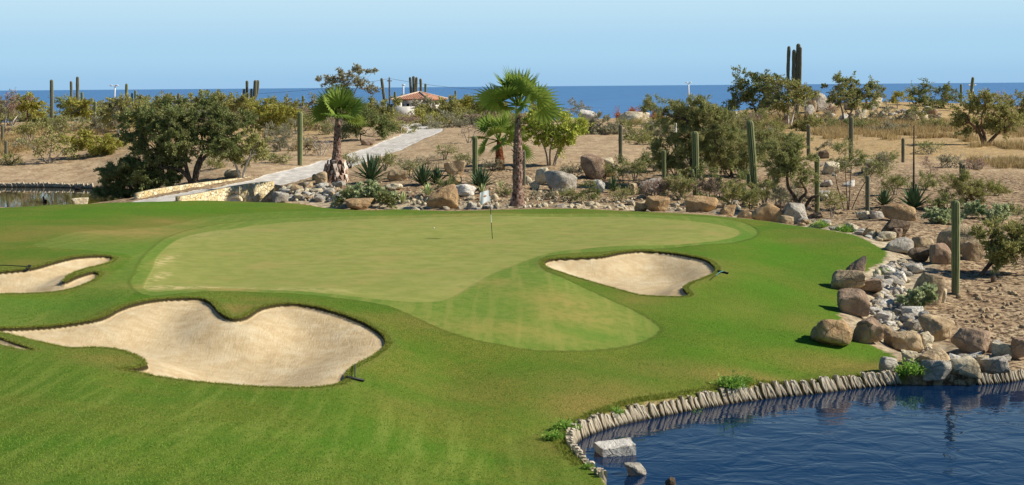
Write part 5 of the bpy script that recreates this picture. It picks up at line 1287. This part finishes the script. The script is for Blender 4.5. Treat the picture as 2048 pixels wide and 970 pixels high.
P_('tree','broad feathery olive bush with many stems behind the ribbed cactus','tree',1380,372,[(1350,230,40,24),(1400,222,44,20),(1425,250,50,36),(1370,262,52,34),(1352,300,48,30),(1400,310,46,26),(1450,285,46,30),(1332,328,30,22),(1385,345,30,18),(1310,215,24,16),(1440,325,30,16)],L_FEATHER,B_DARK,2.0,(6,1.3),
  [[(1372,372),(1362,330),(1350,290)],[(1380,374),(1385,320),(1395,275)],[(1388,372),(1402,330),(1435,290)],[(1384,374),(1380,300),(1370,240)]],Y=99,trunk_w=6,clump=12)
P_('tree','feathery olive tree between the two tall green cacti','tree',1480,370,[(1470,265,34,24),(1500,300,34,28),(1455,330,34,18),(1530,275,30,20)],L_FEATHER,B_DARK,1.7,(6,1.3),[[(1470,372),(1462,340),(1450,310)],[(1484,372),(1494,330),(1505,295)]],Y=104,trunk_w=5,clump=11)
P_('tree','twisted bare-limbed tree with a drooping crown right of the cactus','tree',1600,420,[(1560,318,36,24),(1595,322,36,26),(1575,345,44,18),(1610,348,24,16),(1545,300,30,20),(1590,292,28,20)],L_FEATHER,B_DARK,1.9,(5.5,1.3),
  [[(1600,424),(1592,400),(1578,375),(1572,352),(1580,330)],[(1601,422),(1600,402),(1612,384),(1600,362)],[(1602,418),(1618,400),(1636,390),(1640,386)]],Y=83,trunk_w=8,clump=9)
P_('shrub','thin V-shaped bare shrub at the foot of the tallest green cactus','shrub',1529,404,[(1520,330,18,18),(1545,320,18,18)],L_OLIVE,B_DARK,.35,(4,1.4),[[(1529,404),(1520,372),(1512,345)],[(1530,404),(1540,372),(1548,335)],[(1530,404),(1536,370),(1538,340)]],Y=88,trunk_w=2.5)
P_('shrub','dark tangled undergrowth left of the tallest green cactus','shrub',1440,395,[(1440,372,30,22),(1420,350,24,18),(1482,360,24,18)],L_DARK,B_DARK,.8,(4.5,1.6),Y=92,trunk_w=3)
P_('shrub','slender shrub with thin dark stems on the sandy slope','shrub',1700,418,[(1705,330,30,20),(1745,338,36,16),(1690,300,20,14),(1770,320,22,10)],L_FEATHER,B_DARK,1.0,(5.5,1.1),[[(1690,418),(1676,372),(1668,345)],[(1697,418),(1702,370),(1705,330)],[(1701,418),(1724,375),(1745,345)],[(1696,418),(1690,370),(1692,310)]],Y=86,trunk_w=2.2,clump=10)
P_('shrub','small dry shrub behind the flower stalk','shrub',1862,352,[(1862,330,16,18)],L_PURPLE,B_BROWN,.7,(4,1.0),trunk_w=2,ymin=84)
P_('shrub','fluffy bright green bush right of the flower-stalk agave','shrub',1935,425,[(1915,375,36,16),(1955,382,40,18),(1935,365,28,12),(1925,398,34,16)],L_OLIVE,B_DARK,1.9,(6,1.0),Y=84,trunk_w=4,up=1.0)
P_('shrub','silvery round-leaved shrub behind the near cactus','shrub',1870,470,[(1868,448,30,18),(1890,440,20,14)],L_SAGE,B_DARK,2.2,(5,4),Y=74,trunk_w=3)
P_('shrub','silvery leafy shrub below the fluffy bright green bush','shrub',1972,448,[(1960,428,34,18),(1990,424,28,18)],L_SAGE,B_DARK,2.0,(5,3.6),Y=77,trunk_w=3)
P_('tree','leaning spreading tree at the right edge beside the near cactus','tree',1955,552,[(1990,500,36,30),(2020,480,38,34),(2035,520,40,22),(1985,470,34,20),(2050,470,36,34)],L_OLIVE,B_DARK,1.25,(6,2.6),[[(1952,554),(1972,535),(1992,510)],[(1956,552),(1985,525),(2020,505)]],trunk_w=7,clump=11)
P_('shrub','pale round-leaved shrub sitting among the stream boulders','shrub',1836,618,[(1822,598,26,15),(1850,596,26,14)],L_SAGE,B_DARK,2.6,(6.5,5.5),trunk_w=3,up=.8)
# left side
P_('tree','largest olive tree with dark forked trunks behind the bridge','tree',386,365,[(300,262,48,34),(350,240,48,34),(405,235,50,34),(450,250,42,34),(340,285,55,30),(395,285,52,32),(445,290,34,26),(300,300,40,24),(280,240,30,20),(265,275,28,22)],L_DARK,B_DARK,1.9,(5,2.0),
  [[(388,366),(372,348),(352,337),(325,336)],[(384,364),(372,330),(374,300)],[(388,365),(392,335),(405,300)],[(388,362),(402,322),(430,300)]],Y=107,trunk_w=10,clump=12)
P_('shrub','dark drooping shrub hanging over the far left pond','shrub',262,388,[(225,352,30,20),(262,375,50,18),(330,345,30,26),(250,345,36,26),(290,335,46,28),(330,318,36,22),(235,368,36,18),(285,368,48,20),(215,385,22,8),(310,355,36,22)],L_DARK,B_DARK,2.6,(6,1.8),[[(270,388),(255,360),(235,345)],[(275,388),(290,350),(300,330)]],Y=107.5,trunk_w=7,clump=11,up=.2)
P_('tree','pale-trunked green tree right of the largest olive tree','tree',483,361,[(468,295,32,24),(500,280,30,24),(446,290,22,18),(490,315,30,16),(515,300,18,16)],L_OLIVE,B_PALE,1.15,(5,2.4),[[(483,362),(476,342),(466,318)],[(484,361),(490,338),(502,310)]],Y=109,trunk_w=6,clump=9)
P_('shrub','bare grey spreading shrub on the left bank','shrub',96,327,[(72,290,28,18),(105,282,34,22),(130,298,22,14)],L_OLIVE,B_GREY,.45,(4.5,2),[[(96,327),(82,312),(68,298)],[(97,327),(102,306),(106,288)],[(98,327),(116,312),(128,300)]],trunk_w=4,twig=1.8,ymin=90)
P_('shrub','wide bright green bush right of the bare grey shrub','shrub',185,313,[(160,288,34,22),(195,286,38,26),(222,294,26,18)],L_YELLOW,B_BROWN,1.8,(5,2),ymin=90,trunk_w=3,up=.9)
P_('tree','round yellow-green tree with a red-brown trunk at far left','tree',54,258,[(40,214,24,14),(62,208,28,16),(78,222,20,14)],L_YELLOW,B_BROWN,1.8,(4.2,2),[[(53,260),(54,245),(55,225)]],Y=178,trunk_w=5,clump=7)
P_('tree','yellow-topped tree under the pair of skyline cacti','tree',165,252,[(140,222,26,16),(160,210,24,14),(178,228,24,14)],L_YELLOW,B_GREY,1.7,(4.2,2),[[(166,252),(165,238),(160,222)]],Y=184,trunk_w=4,clump=7)
P_('tree','grey leafless tree at the left edge behind the yellow-green one','tree',12,262,[(5,215,26,22),(35,196,20,12),(-25,215,26,20)],L_PURPLE,B_GREY,.8,(4,1.4),[[(8,275),(10,250),(12,228)],[(8,275),(22,255),(34,240)]],Y=172,trunk_w=4,twig=1.8,clump=8)
P_('tree','tree with a pale trunk left of the largest olive tree','tree',236,276,[(222,222,30,16),(250,215,30,18),(270,228,26,16),(235,236,34,12)],L_OLIVE,B_PALE,1.7,(4.5,2),[[(237,278),(236,258),(232,236)]],Y=163,trunk_w=6,clump=8)
P_('tree','olive tree on the skyline right of the white light pole','tree',300,262,[(280,215,30,18),(315,222,34,20),(340,205,26,14),(360,222,30,16)],L_OLIVE,B_GREY,1.6,(4.5,2),Y=178,trunk_w=4,clump=9)
P_('tree','dull green tree over the largest olive tree at its right','tree',440,262,[(420,205,28,14),(450,206,32,18),(478,214,26,18),(440,225,40,16)],L_OLIVE,B_GREY,1.7,(4.5,2),Y=176,trunk_w=4,clump=9)
P_('shrub','yellow-green bush left of the grey twiggy bush','shrub',530,292,[(530,222,34,18),(552,238,36,22),(515,248,34,22),(580,225,24,14)],L_YELLOW,B_BROWN,1.7,(4.6,2),Y=150,trunk_w=4,clump=9)
P_('shrub','round grey twiggy bush left of the ribbed path cactus','shrub',560,312,[(552,268,30,24),(578,276,26,26),(560,292,30,16)],L_GREY,B_GREY,1.0,(4,1.0),Y=134,trunk_w=3,twig=2.2,clump=8)
P_('shrub','bushy green shrub with a dark stem beside the grey bush','shrub',532,334,[(505,290,24,20),(520,300,20,16)],L_OLIVE,B_DARK,1.0,(5,2),[[(534,334),(528,318),(516,302)],[(535,334),(540,318),(548,306)],[(533,334),(520,320),(512,308)]],Y=122,trunk_w=3,twig=1.8)
P_('shrub','small bare shrub with pale stems left of the medium palm','shrub',641,318,[(632,285,20,12),(652,284,20,14)],L_PURPLE,B_PALE,.35,(3.8,1.4),[[(641,318),(634,302),(626,290)],[(642,318),(650,302),(656,290)],[(641,318),(642,300),(642,288)]],Y=128,trunk_w=3,twig=2.0,clump=7)
P_('shrub','dark green bush right of the medium palm trunk','shrub',722,284,[(705,252,26,22),(740,250,34,26),(765,262,26,16),(722,235,26,16)],L_DARK,B_DARK,1.9,(5,1.6),Y=146,trunk_w=4,clump=9)
P_('tree','olive bush left of the white house','tree',770,268,[(755,222,26,18),(780,215,24,16),(775,240,30,16),(740,230,20,16)],L_OLIVE,B_GREY,1.4,(4.5,1.8),Y=176,trunk_w=4,clump=9)
P_('shrub','small shrub with a pinkish trunk where the path crests','shrub',791,272,[(780,250,18,12),(802,250,22,12),(815,258,20,10)],L_OLIVE,B_PALE,.8,(4.2,1.8),[[(791,273),(788,262),(784,252)],[(804,272),(802,262),(804,254)]],Y=158,trunk_w=3,clump=7)
P_('tree','green tree in front of the tiled roof','tree',878,262,[(862,222,26,20),(888,215,30,18),(905,230,28,18),(870,240,30,14),(850,232,14,14)],L_OLIVE,B_GREY,1.7,(4.5,2),Y=196,trunk_w=4,clump=8)
P_('shrub','low pale grey-green scrub beyond the path crest','shrub',880,266,[(850,258,24,9),(885,256,34,11),(925,255,26,10)],L_GREY,B_GREY,1.7,(4.5,1.2),Y=168,trunk_w=2,up=1.0)
P_('tree','dense green tree right of the white house','tree',938,262,[(922,215,26,18),(950,222,28,22),(930,240,30,14)],L_YELLOW,B_GREY,1.6,(4.5,2),Y=198,trunk_w=4,clump=8)
P_('tree','darker green tree behind the shortest palm','tree',985,262,[(975,212,26,16),(1000,225,26,20),(980,238,24,16)],L_OLIVE,B_BROWN,1.6,(4.5,2),Y=198,trunk_w=4,clump=8)
P_('shrub','leafless shrub left of the shortest palm','shrub',937,287,[(930,262,14,10),(948,262,16,12)],L_PURPLE,B_GREY,.25,(4,1.2),[[(937,287),(931,274),(926,262)],[(938,287),(946,274),(951,262)],[(937,287),(938,272),(938,260)]],Y=136,trunk_w=2.2,twig=2.2,clump=7)
P_('tree','tall airy tree rising behind the medium palm crown','tree',690,250,[(652,164,20,12),(690,152,22,10),(722,150,24,10),(705,166,24,10),(738,184,14,8),(672,178,18,10)],L_GREY,B_GREY,1.4,(4.2,2.4),[[(690,252),(686,215),(675,190)],[(692,252),(702,205),(715,172)],[(691,252),(688,200),(660,175)]],Y=196,trunk_w=3.5,clump=7)
P_('tree','green shrubby tree right of the tallest palm crown on the skyline','tree',1085,262,[(1068,225,20,14),(1095,220,24,14)],L_OLIVE,B_GREY,1.2,(4.4,2),Y=190,trunk_w=3)
P_('tree','grey bare tree between the yellow-green tree and the white rock','tree',1150,262,[(1140,218,20,12),(1165,225,18,10)],L_GREY,B_GREY,.7,(4,1.6),Y=190,trunk_w=3,twig=1.6)
# hill
P_('tree','dark spreading tree on the left side of the hill','tree',1518,230,[(1490,158,20,18),(1478,190,26,18),(1510,170,30,22),(1535,165,24,18),(1500,205,34,16),(1540,195,28,20),(1460,208,18,14)],L_DARK,B_GREY,1.2,(4.6,2.2),[[(1516,232),(1508,212),(1496,190)],[(1518,232),(1524,208),(1532,185)]],Y=188,trunk_w=4,clump=8)
P_('tree','white-trunked tree in front of the great cactus','tree',1575,264,[(1560,180,32,20),(1592,178,34,18),(1612,196,24,16),(1575,205,40,18),(1545,210,24,14)],L_OLIVE,B_PALE,1.35,(4.6,2.0),[[(1576,266),(1572,238),(1560,200)],[(1577,266),(1576,235),(1580,195)],[(1577,264),(1584,240),(1592,205)]],Y=172,trunk_w=5.5,clump=8)
P_('tree','wide flat-crowned tree at the right of the hill','tree',1690,252,[(1672,172,24,20),(1700,178,30,20),(1730,185,28,16),(1690,200,36,14),(1720,208,30,12),(1750,180,18,14)],L_FEATHER,B_GREY,1.5,(4.6,2.0),[[(1688,252),(1684,225),(1676,195)],[(1688,252),(1704,220),(1722,195)]],Y=176,trunk_w=4.5,clump=8)
P_('shrub','small shrub with a white stem below the hill shoulder','shrub',1838,254,[(1822,222,18,10),(1846,220,16,12)],L_OLIVE,B_PALE,1.2,(4.2,1.8),[[(1838,256),(1834,240),(1830,228)]],Y=178,trunk_w=3)
P_('shrub','grey-green mound bush in the golden grass below the hill','shrub',1790,250,[(1780,236,34,14),(1805,240,24,10)],L_GREY,B_BROWN,1.6,(4.4,1.2),Y=178,trunk_w=3)
P_('shrub','yellow-green bush on the skyline left of the hill shoulder','shrub',1795,215,[(1795,200,20,12)],L_YELLOW,B_GREY,1.7,(4,2),Y=196,trunk_w=3)
P_('tree','blue-green airy tree against the sea right of the hill','tree',1862,228,[(1838,188,22,14),(1856,178,14,14),(1875,195,28,18),(1900,190,26,16),(1850,205,26,14)],L_DARK,B_GREY,1.2,(4.4,1.8),Y=204,trunk_w=3,clump=8)
P_('tree','low-branching tree with two trunks alone in the golden grass','tree',1970,290,[(1935,225,28,20),(1965,205,30,20),(1998,218,30,22),(2020,240,24,20),(1945,250,30,16),(1985,245,34,16),(2010,262,22,10),(1925,245,18,14)],L_OLIVE,B_BROWN,1.1,(5,2.2),[[(1969,292),(1969,275),(1960,250)],[(1970,291),(1990,272),(2010,255)],[(1969,280),(1955,262),(1935,245)]],ymin=120,trunk_w=8,clump=9)
P_('tree','olive tree cut by the right edge on the skyline','tree',2040,262,[(2025,200,26,12),(2050,215,28,20),(2035,235,26,14)],L_OLIVE,B_GREY,1.4,(4.5,2),Y=186,trunk_w=4)
P_('shrub','purple-grey bare brush on the skyline at far right','shrub',2010,240,[(2000,200,26,10),(1980,210,20,10)],L_PURPLE,B_GREY,.9,(4,1.2),Y=200,trunk_w=3,twig=2)
# filler thicket along the skyline
def thicket(px, top, w, lm, Y, lab, dens=1.4):
    P_('shrub', lab, 'shrub', px, 258, [(px + rng.uniform(-5, 5), top + 12, w, 12), (px + rng.uniform(-14, 14), top + 26, w * 1.1, 16), (px + rng.uniform(-10, 10), top + 38, w, 12)], lm, B_GREY, dens, (4.5, 1.8), Y=Y, trunk_w=3, clump=9, group='scrub thicket along the crest')
for i, px in enumerate(list(range(-40, 1010, 42))):
    thicket(px + rng.uniform(-10, 10), 203 + 6 * math.sin(px * .03) + rng.uniform(-4, 8), rng.uniform(24, 34), [L_OLIVE, L_GREY, L_PURPLE, L_OLIVE, L_DARK][i % 5], 205 + (i % 3) * 6, 'low mixed scrub bush in the thicket along the crest', 1.3)
for i, px in enumerate([205, 250, 300, 340, 470, 505, 545, 590, 630, 690, 735, 850, 890, 930, 965, 1005, 1060]):
    thicket(px, 222 + (i * 37 % 11), 30, [L_OLIVE, L_YELLOW, L_GREY, L_OLIVE, L_PURPLE][i % 5], 176 + (i * 5) % 14, 'low mixed scrub bush in the thicket along the crest', 1.3)
def wisp(px, py, w, h, lm, Y, lab, dens=1.1, group=None, bm_=None):
    zone = ('on the left bank and by the cart path' if px < 700 and py > 275 else 'in the scrub behind the left trees' if px < 700 else 'in the scrub around the tiled roof and palms' if px < 1240 and py < 275 else
            'in the rocky garden behind the green' if px < 1300 and py > 300 else 'in the feathery thicket by the ribbed cactus' if px < 1600 and py > 280 else 'at the foot of the hill' if py < 290 else 'on the sandy right slope')
    lab = 'wispy grey-olive desert shrub ' + zone; group = 'wispy desert shrubs ' + zone
    P_('shrub', lab, 'shrub', px, py, [(px + rng.uniform(-6, 6), py - h * .62, w * .8, h * .38), (px - w * .45, py - h * .45, w * .5, h * .34), (px + w * .45, py - h * .5, w * .5, h * .34)], lm, bm_ or B_GREY, dens, (5, 1.3), Y=Y, trunk_w=3, clump=9, group=group, twig=1.8, up=.9, stems=[[(px, py), (px - w * .3, py - h * .4)], [(px, py), (px + w * .25, py - h * .45)], [(px, py), (px, py - h * .5)]])
for i, (px, py, w, h, Y) in enumerate([(250,262,34,34,172),(330,262,36,36,170),(395,262,36,36,168),(455,258,34,34,166),(505,262,36,34,160),(610,262,30,30,166),(655,270,20,22,158),(690,272,24,26,152),(600,246,40,26,186),
     (815,256,24,22,186),(870,262,34,20,176),(915,258,30,26,182),(955,262,30,26,176),(1010,262,34,26,178),(1060,262,30,24,180),(1290,300,34,30,132),(1260,262,26,14,170),(1315,286,30,36,140),(1440,270,40,34,150),(1485,262,34,30,160),(1530,268,30,26,160),(1430,300,40,36,126),(1540,300,36,34,126),(1590,300,30,30,126),
     (1420,400,30,40,88),(1460,408,26,40,86),(1530,400,26,36,87),(1560,408,24,36,84),(1360,396,34,44,91),(1310,398,26,34,91),(1665,420,22,34,82),(1790,385,24,30,92),(1900,335,22,18,112),(1860,305,28,16,124),(1950,340,26,16,112),(60,268,34,22,160),(120,262,28,24,168),(205,262,30,26,170),(20,246,40,26,186)]):
    wisp(px, py, w, h, [L_OLIVE, L_FEATHER, L_GREY, L_FEATHER, L_PURPLE][i % 5], Y, 'wispy grey-olive desert shrub growing among the others', 1.0 + .3 * (i % 3))
for i, (px, py, w, h, Y) in enumerate([(1275,290,30,40,138),(1345,270,40,50,150),(1400,262,40,56,162),(1455,300,36,50,124),(1500,330,34,46,112),(1460,350,30,40,104),(1545,330,30,36,112),(1420,330,34,40,110),(1310,340,30,34,106),(1350,350,30,36,102),(1500,262,34,40,168),(1610,262,34,26,166),(1650,262,30,22,166),(1720,262,40,20,166),(1780,270,36,20,160),
     (1860,262,34,18,168),(1900,262,30,22,168),(2040,268,30,26,162),(1680,340,26,26,108),(1760,340,30,28,106),(1850,380,26,28,96),(1990,400,30,26,92),(2030,440,26,26,80),(1895,420,30,26,83),(1600,412,22,26,84),(1500,412,26,30,86),(1570,300,28,36,122),
     (890,310,22,14,118),(930,330,22,16,110),(1140,350,22,14,104),(820,345,26,18,101),(700,330,20,16,116),(770,330,26,18,110),(1010,395,18,14,91),(1085,400,22,14,90),(1140,402,22,16,89),(1240,400,24,20,89),(1210,350,20,20,103),(900,376,24,14,94),(985,340,20,14,106),(1270,350,24,26,102),
     (20,330,22,16,None),(150,262,40,22,174),(90,262,36,24,180),(50,300,26,16,None),(230,300,26,22,145),(430,345,24,20,116),(560,330,22,16,120),(450,320,26,20,128),(620,300,24,18,None),(590,262,34,34,160),(540,262,34,36,164)]):
    wisp(px, py, w, h, [L_FEATHER, L_OLIVE, L_FEATHER, L_DARK, L_GREY][i % 5], Y, 'wispy grey-olive desert shrub growing among the others', .9 + .3 * (i % 3), bm_=[B_GREY, B_DARK][i % 2])
for i, px in enumerate([1440, 1462, 1490, 1530, 1560, 1600, 1640, 1670, 1700]):
    P_('shrub', 'small dry bush in the grass of the hill foot', 'shrub', px, 262, [(px, 240 + (i % 3) * 5, rng.uniform(16, 26), rng.uniform(9, 14))], [L_GREY, L_PURPLE, L_OLIVE][i % 3], B_BROWN, 1.3, (4, 1.2), Y=172 + i % 4 * 5, trunk_w=2, group='dry bushes at the hill foot')
for i, (px, py, w, h, lm) in enumerate([(20,300,26,10,L_STRAW),(610,296,16,14,L_STRAW),(640,250,30,10,L_PURPLE),(575,238,30,14,L_OLIVE),(620,232,30,14,L_PURPLE),(655,240,24,12,L_GREY),(1285,335,20,10,L_GREY),(1330,262,30,12,L_GREY),(1410,395,14,14,L_DARK),(1340,385,14,12,L_DARK),(1655,300,26,12,L_GREY)]):
    P_('shrub', ['tan dry bush on the left bank','tan dry bush left of the medium palm','brown bare bush beyond the path','green bush behind the grey twiggy bush','brown bush above the pair of round boulders','grey bush above the pair of round boulders','grey weed beside the slim blue-grey cactus','grey scrub beside the dead branch pile','dark seedling shrub right of the ribbed cactus','dark seedling shrub by the streaked boulder','grey wispy shrub on the slope left of the tall grey cactus'][i], 'shrub', px, py + h, [(px, py, w, h)], lm, B_BROWN, 1.0, (4.5, 1.2), ymin=84 if py > 260 else 0, Y=None if py > 260 else 168, trunk_w=2, up=1.0)
# dead branches
def deadwood(name, label, cat, px, py, lines, mat, Y=None, w=3, ymin=84):
    c = spot(px, py, Y, ymin); b = MB()
    for L in lines:
        P = [at(a, q, c[1]) - c for a, q in L]; P = [p + np.array([0, rng.uniform(-.4, .4), .04]) for p in P]
        b.tube(catmull(P, False, 4), np.linspace(w * mpp(c[1]) / 2, w * mpp(c[1]) / 5, (len(P) - 1) * 4 + 1), 5)
    o = b.build(name, mat, smooth=True); o.location = c; tag(o, label, cat)
deadwood('dead_branches','pile of bleached dead branches near the rust shrubs','dead wood',1285,274,[[(1262,270),(1280,272),(1305,274)],[(1266,275),(1282,268),(1300,272)],[(1275,276),(1285,268),(1280,264)],[(1285,275),(1295,268),(1308,273)],[(1258,274),(1275,274),(1290,276)]],B_GREY,150,3)
deadwood('dead_branches','bleached forked dead branch at the left edge','dead wood',24,258,[[(22,256),(28,244),(34,232),(42,229)],[(22,256),(32,250),(44,245)],[(24,250),(26,242),(30,238)]],B_PALE,172,3)
deadwood('dead_branches','arched white dead branch left of the yellow tree foot','dead wood',146,258,[[(144,260),(150,248),(155,236),(146,239),(138,238)],[(146,258),(140,250),(132,248)]],B_GREY,176,2.6)

# ------------------------------------------------------------------ grass
def region_pts(poly, n, ymin=0):
    pts = scat_fast(poly, n); return np.array([spot(a, b, None, ymin) for a, b in pts])
def scat_fast(poly, n):
    P = np.array(poly, float); lo, hi = P.min(0), P.max(0); out = []
    while len(out) < n:
        q = lo + rng.random((n * 2, 2)) * (hi - lo); m = sdf(P, q[:, 0], q[:, 1], 80) > 0; out += [tuple(v) for v in q[m]]
    return out[:n]
cl = lambda p: p[fbm(p[:, 0] * .25, p[:, 1] * .12, 31, 3) > -.08]
p = region_pts([(1600,255),(1620,238),(1700,244),(1900,246),(2060,240),(2060,272),(1940,284),(1800,286),(1650,278)], 1900, 115); p = cl(p); grass_tufts('dry_grass', 'golden dry grass covering the slope below the hill', 'grass', p, rng.uniform(.4, 1.0, len(p)), L_STRAW, 26, .45, .022)
p = region_pts([(1890,300),(1960,292),(2060,290),(2060,345),(1990,335),(1920,318)], 900, 100); p = cl(p); grass_tufts('dry_grass', 'golden dry grass at the right edge above the dirt track', 'grass', p, rng.uniform(.3, .75, len(p)), L_STRAW, 24, .35, .018)
p = region_pts([(-20,262),(60,252),(150,250),(260,252),(250,275),(120,284),(60,300),(-20,320)], 1100, 110); p = cl(p); grass_tufts('dry_grass', 'pale dry grass on the far left bank', 'grass', p, rng.uniform(.25, .6, len(p)), L_STRAW, 22, .4, .018)
p = region_pts([(1430,232),(1500,235),(1600,232),(1620,250),(1560,262),(1450,262)], 500, 140); grass_tufts('dry_grass', 'dry grass among the trees at the left foot of the hill', 'grass', p, rng.uniform(.4, .9, len(p)), L_STRAW, 22, .4, .022)
# clumpy near turf blades
n = 95000; yy = np.exp(rng.uniform(math.log(23), math.log(48), n)); xx = rng.uniform(-.36, .36, n) * yy
m = (sdf(TURF, xx, yy, 3) > .25)
for b_ in BP: m &= sdf(b_, xx, yy, 2) < -.15
m &= sdf(COLLAR, xx, yy, 2) < -.1
xx, yy = xx[m], yy[m]; L_TURF = leaf_mat('turf_blade', (70, 100, 34), (124, 142, 62), (112, 128, 52), .35, 1.7)
grass_tufts('turf_grass', 'short mown grass blades of the near turf', 'grass', np.stack([xx, yy, gz(xx, yy) - .004], -1), rng.uniform(.018, .04, len(xx)), L_TURF, 3, .05, .006, lean=1.2)
# longer grass hanging round the bunkers
def rim_pts(poly, n, o0=-.12, o1=.02):
    P = np.asarray(poly); Q = np.roll(P, -1, 0); L = np.linalg.norm(Q - P, axis=1); cum = np.concatenate([[0], np.cumsum(L)]); s = rng.random(n) * cum[-1]; i = np.searchsorted(cum, s) - 1; i = np.clip(i, 0, len(P) - 1); f = ((s - cum[i]) / L[i])[:, None]
    b = P[i] * (1 - f) + Q[i] * f; d = Q[i] - P[i]; nr = np.stack([d[:, 1], -d[:, 0]], -1) / L[i][:, None]
    area = np.sum(P[:, 0] * Q[:, 1] - Q[:, 0] * P[:, 1]); nr *= 1 if area > 0 else -1
    b = b - nr * (-rng.uniform(o0, o1, (n, 1)) * -1); b2 = b
    return np.stack([b2[:, 0], b2[:, 1], gz(b2[:, 0], b2[:, 1])], -1)
for bq, n, lab in zip(BP, (5200, 2600, 3600, 500), ('shaggy grass round the rim of the largest bunker', 'shaggy grass round the rim of the left bunker', 'shaggy grass round the rim of the right bunker', 'shaggy grass beside the sliver of sand')):
    p = rim_pts(bq, n); z0 = full_z(p[:, 0], p[:, 1]); p[:, 2] = z0 - .01; p = p[sdf(bq, p[:, 0], p[:, 1], 4) < .03]; grass_tufts('rim_grass', lab, 'grass', p, rng.uniform(.03, .06, len(p)), L_FRINGE, 6, .05, .006, lean=1.1)
q = eline[8:-6]; i_ = rng.integers(0, len(q) - 1, 1500); f_ = rng.random((1500, 1)); pp = q[i_] * (1 - f_) + q[i_ + 1] * f_
d_ = q[i_ + 1] - q[i_]; d_ /= np.linalg.norm(d_, axis=1)[:, None]; nn_ = np.stack([-d_[:, 1], d_[:, 0]], -1); t_ = pp + nn_ * rng.uniform(.12, .38, (1500, 1)); m = sdf(POND, t_[:, 0], t_[:, 1], 3.0) < -.08; t_ = t_[m]
grass_tufts('rim_grass', 'dry ragged grass fringe along the top of the pond edging', 'grass', np.stack([t_[:, 0], t_[:, 1], gz(t_[:, 0], t_[:, 1]) - .01], -1), rng.uniform(.05, .13, len(t_)), L_FRINGE, 8, .07, .007, lean=1.0)
# weeds on the pond edging and in the stream
def weed(px, py, r, label, n=60, Y=None, group=None):
    c = spot(px, py, Y) if Y is not None else spot(px, py); k = mpp(c[1]); R = r * k; m = n * 14
    v = rng.normal(size=(m, 3)) * np.array([R * .55, R * .4, R * .35]); v[:, 2] = np.abs(v[:, 2]) + .02
    b = MB()
    for i in range(10): q = v[i * 3]; b.tube([[0, 0, -.05], q], [.012, .005], 3)
    root = empty('weed', c, label, 'weed', group); b.build('stems', B_BROWN, root)
    leaves(v, v + rng.normal(size=v.shape) * R * .5 + np.array([0, 0, R * .3]), R * .3, R * .14, 'foliage', L_WEED, root)
weed(1462, 790, 22, 'leafy green weed clump midway along the pond edging', 80, 42.0)
weed(1490, 786, 14, 'small weed right of the clump midway along the edging', 40, 42.5)
weed(1395, 800, 14, 'weed on the pond edging left of the middle clump', 40, 40.8)
weed(1342, 812, 14, 'low weed trailing over the left part of the edging', 40, 40.0)
weed(1232, 822, 14, 'small weed at the bend of the edging', 40, 39.2)
weed(1130, 862, 20, 'pale weed tuft on the turf corner above the pond edging', 60)
weed(1110, 880, 18, 'weed tuft spilling down at the leftmost pond corner', 50)
weed(1823, 752, 22, 'bright green weed between the grey turf-corner boulder and pond', 90)
weed(1765, 550, 12, 'small green weed among the upper stream stones', 40)
weed(1640, 450, 14, 'low green weed along the far turf edge stones', 40, 71.5)
weed(1690, 455, 14, 'low weed right of its twin along the turf edge stones', 40, 69)
weed(1176, 938, 10, 'weed at the foot of the bank at the bottom edge', 30)

# ------------------------------------------------------------------ ducks
M_FEA = plain('dark_feathers', (38, 34, 32), .8); M_BILL = plain('duck_bill', (150, 120, 60), .6)
def duck(label, px, py, s, face):
    p = plane_pt(px, py, ZF); b = MB()
    t = np.linspace(0, 1, 12); body = np.stack([(t - .5) * .46, 0 * t, .05 + .05 * t ** 3 * 0 + .05 * (1 - t) ** 3], -1); rad = .105 * np.sin(np.clip(t * .92 + .06, 0, 1) * math.pi) ** .7; b.tube(body, rad, 12)
    nk = np.array([[.17, 0, .06], [.21, 0, .16], [.215, 0, .23], [.25, 0, .27], [.30, 0, .265]]); b.tube(catmull(nk, False, 4), np.interp(np.linspace(0, 1, 17), [0, .4, .7, .85, 1], [.06, .036, .05, .055, .02]), 10)
    root = empty('duck', p, label, 'duck', rz=face); root.scale = (s, s, s); b.build('body', M_FEA, root, True)
    b = MB(); b.tube([[.29, 0, .262], [.35, 0, .25]], [.02, .012], 6); b.build('bill', M_BILL, root)
duck('dark duck swimming on the far left pond near the drooping shrub', 156, 380, 1.25, math.pi)
duck('dark duck on the far left pond above the shore rocks', 90, 404, 1.2, 2.2)
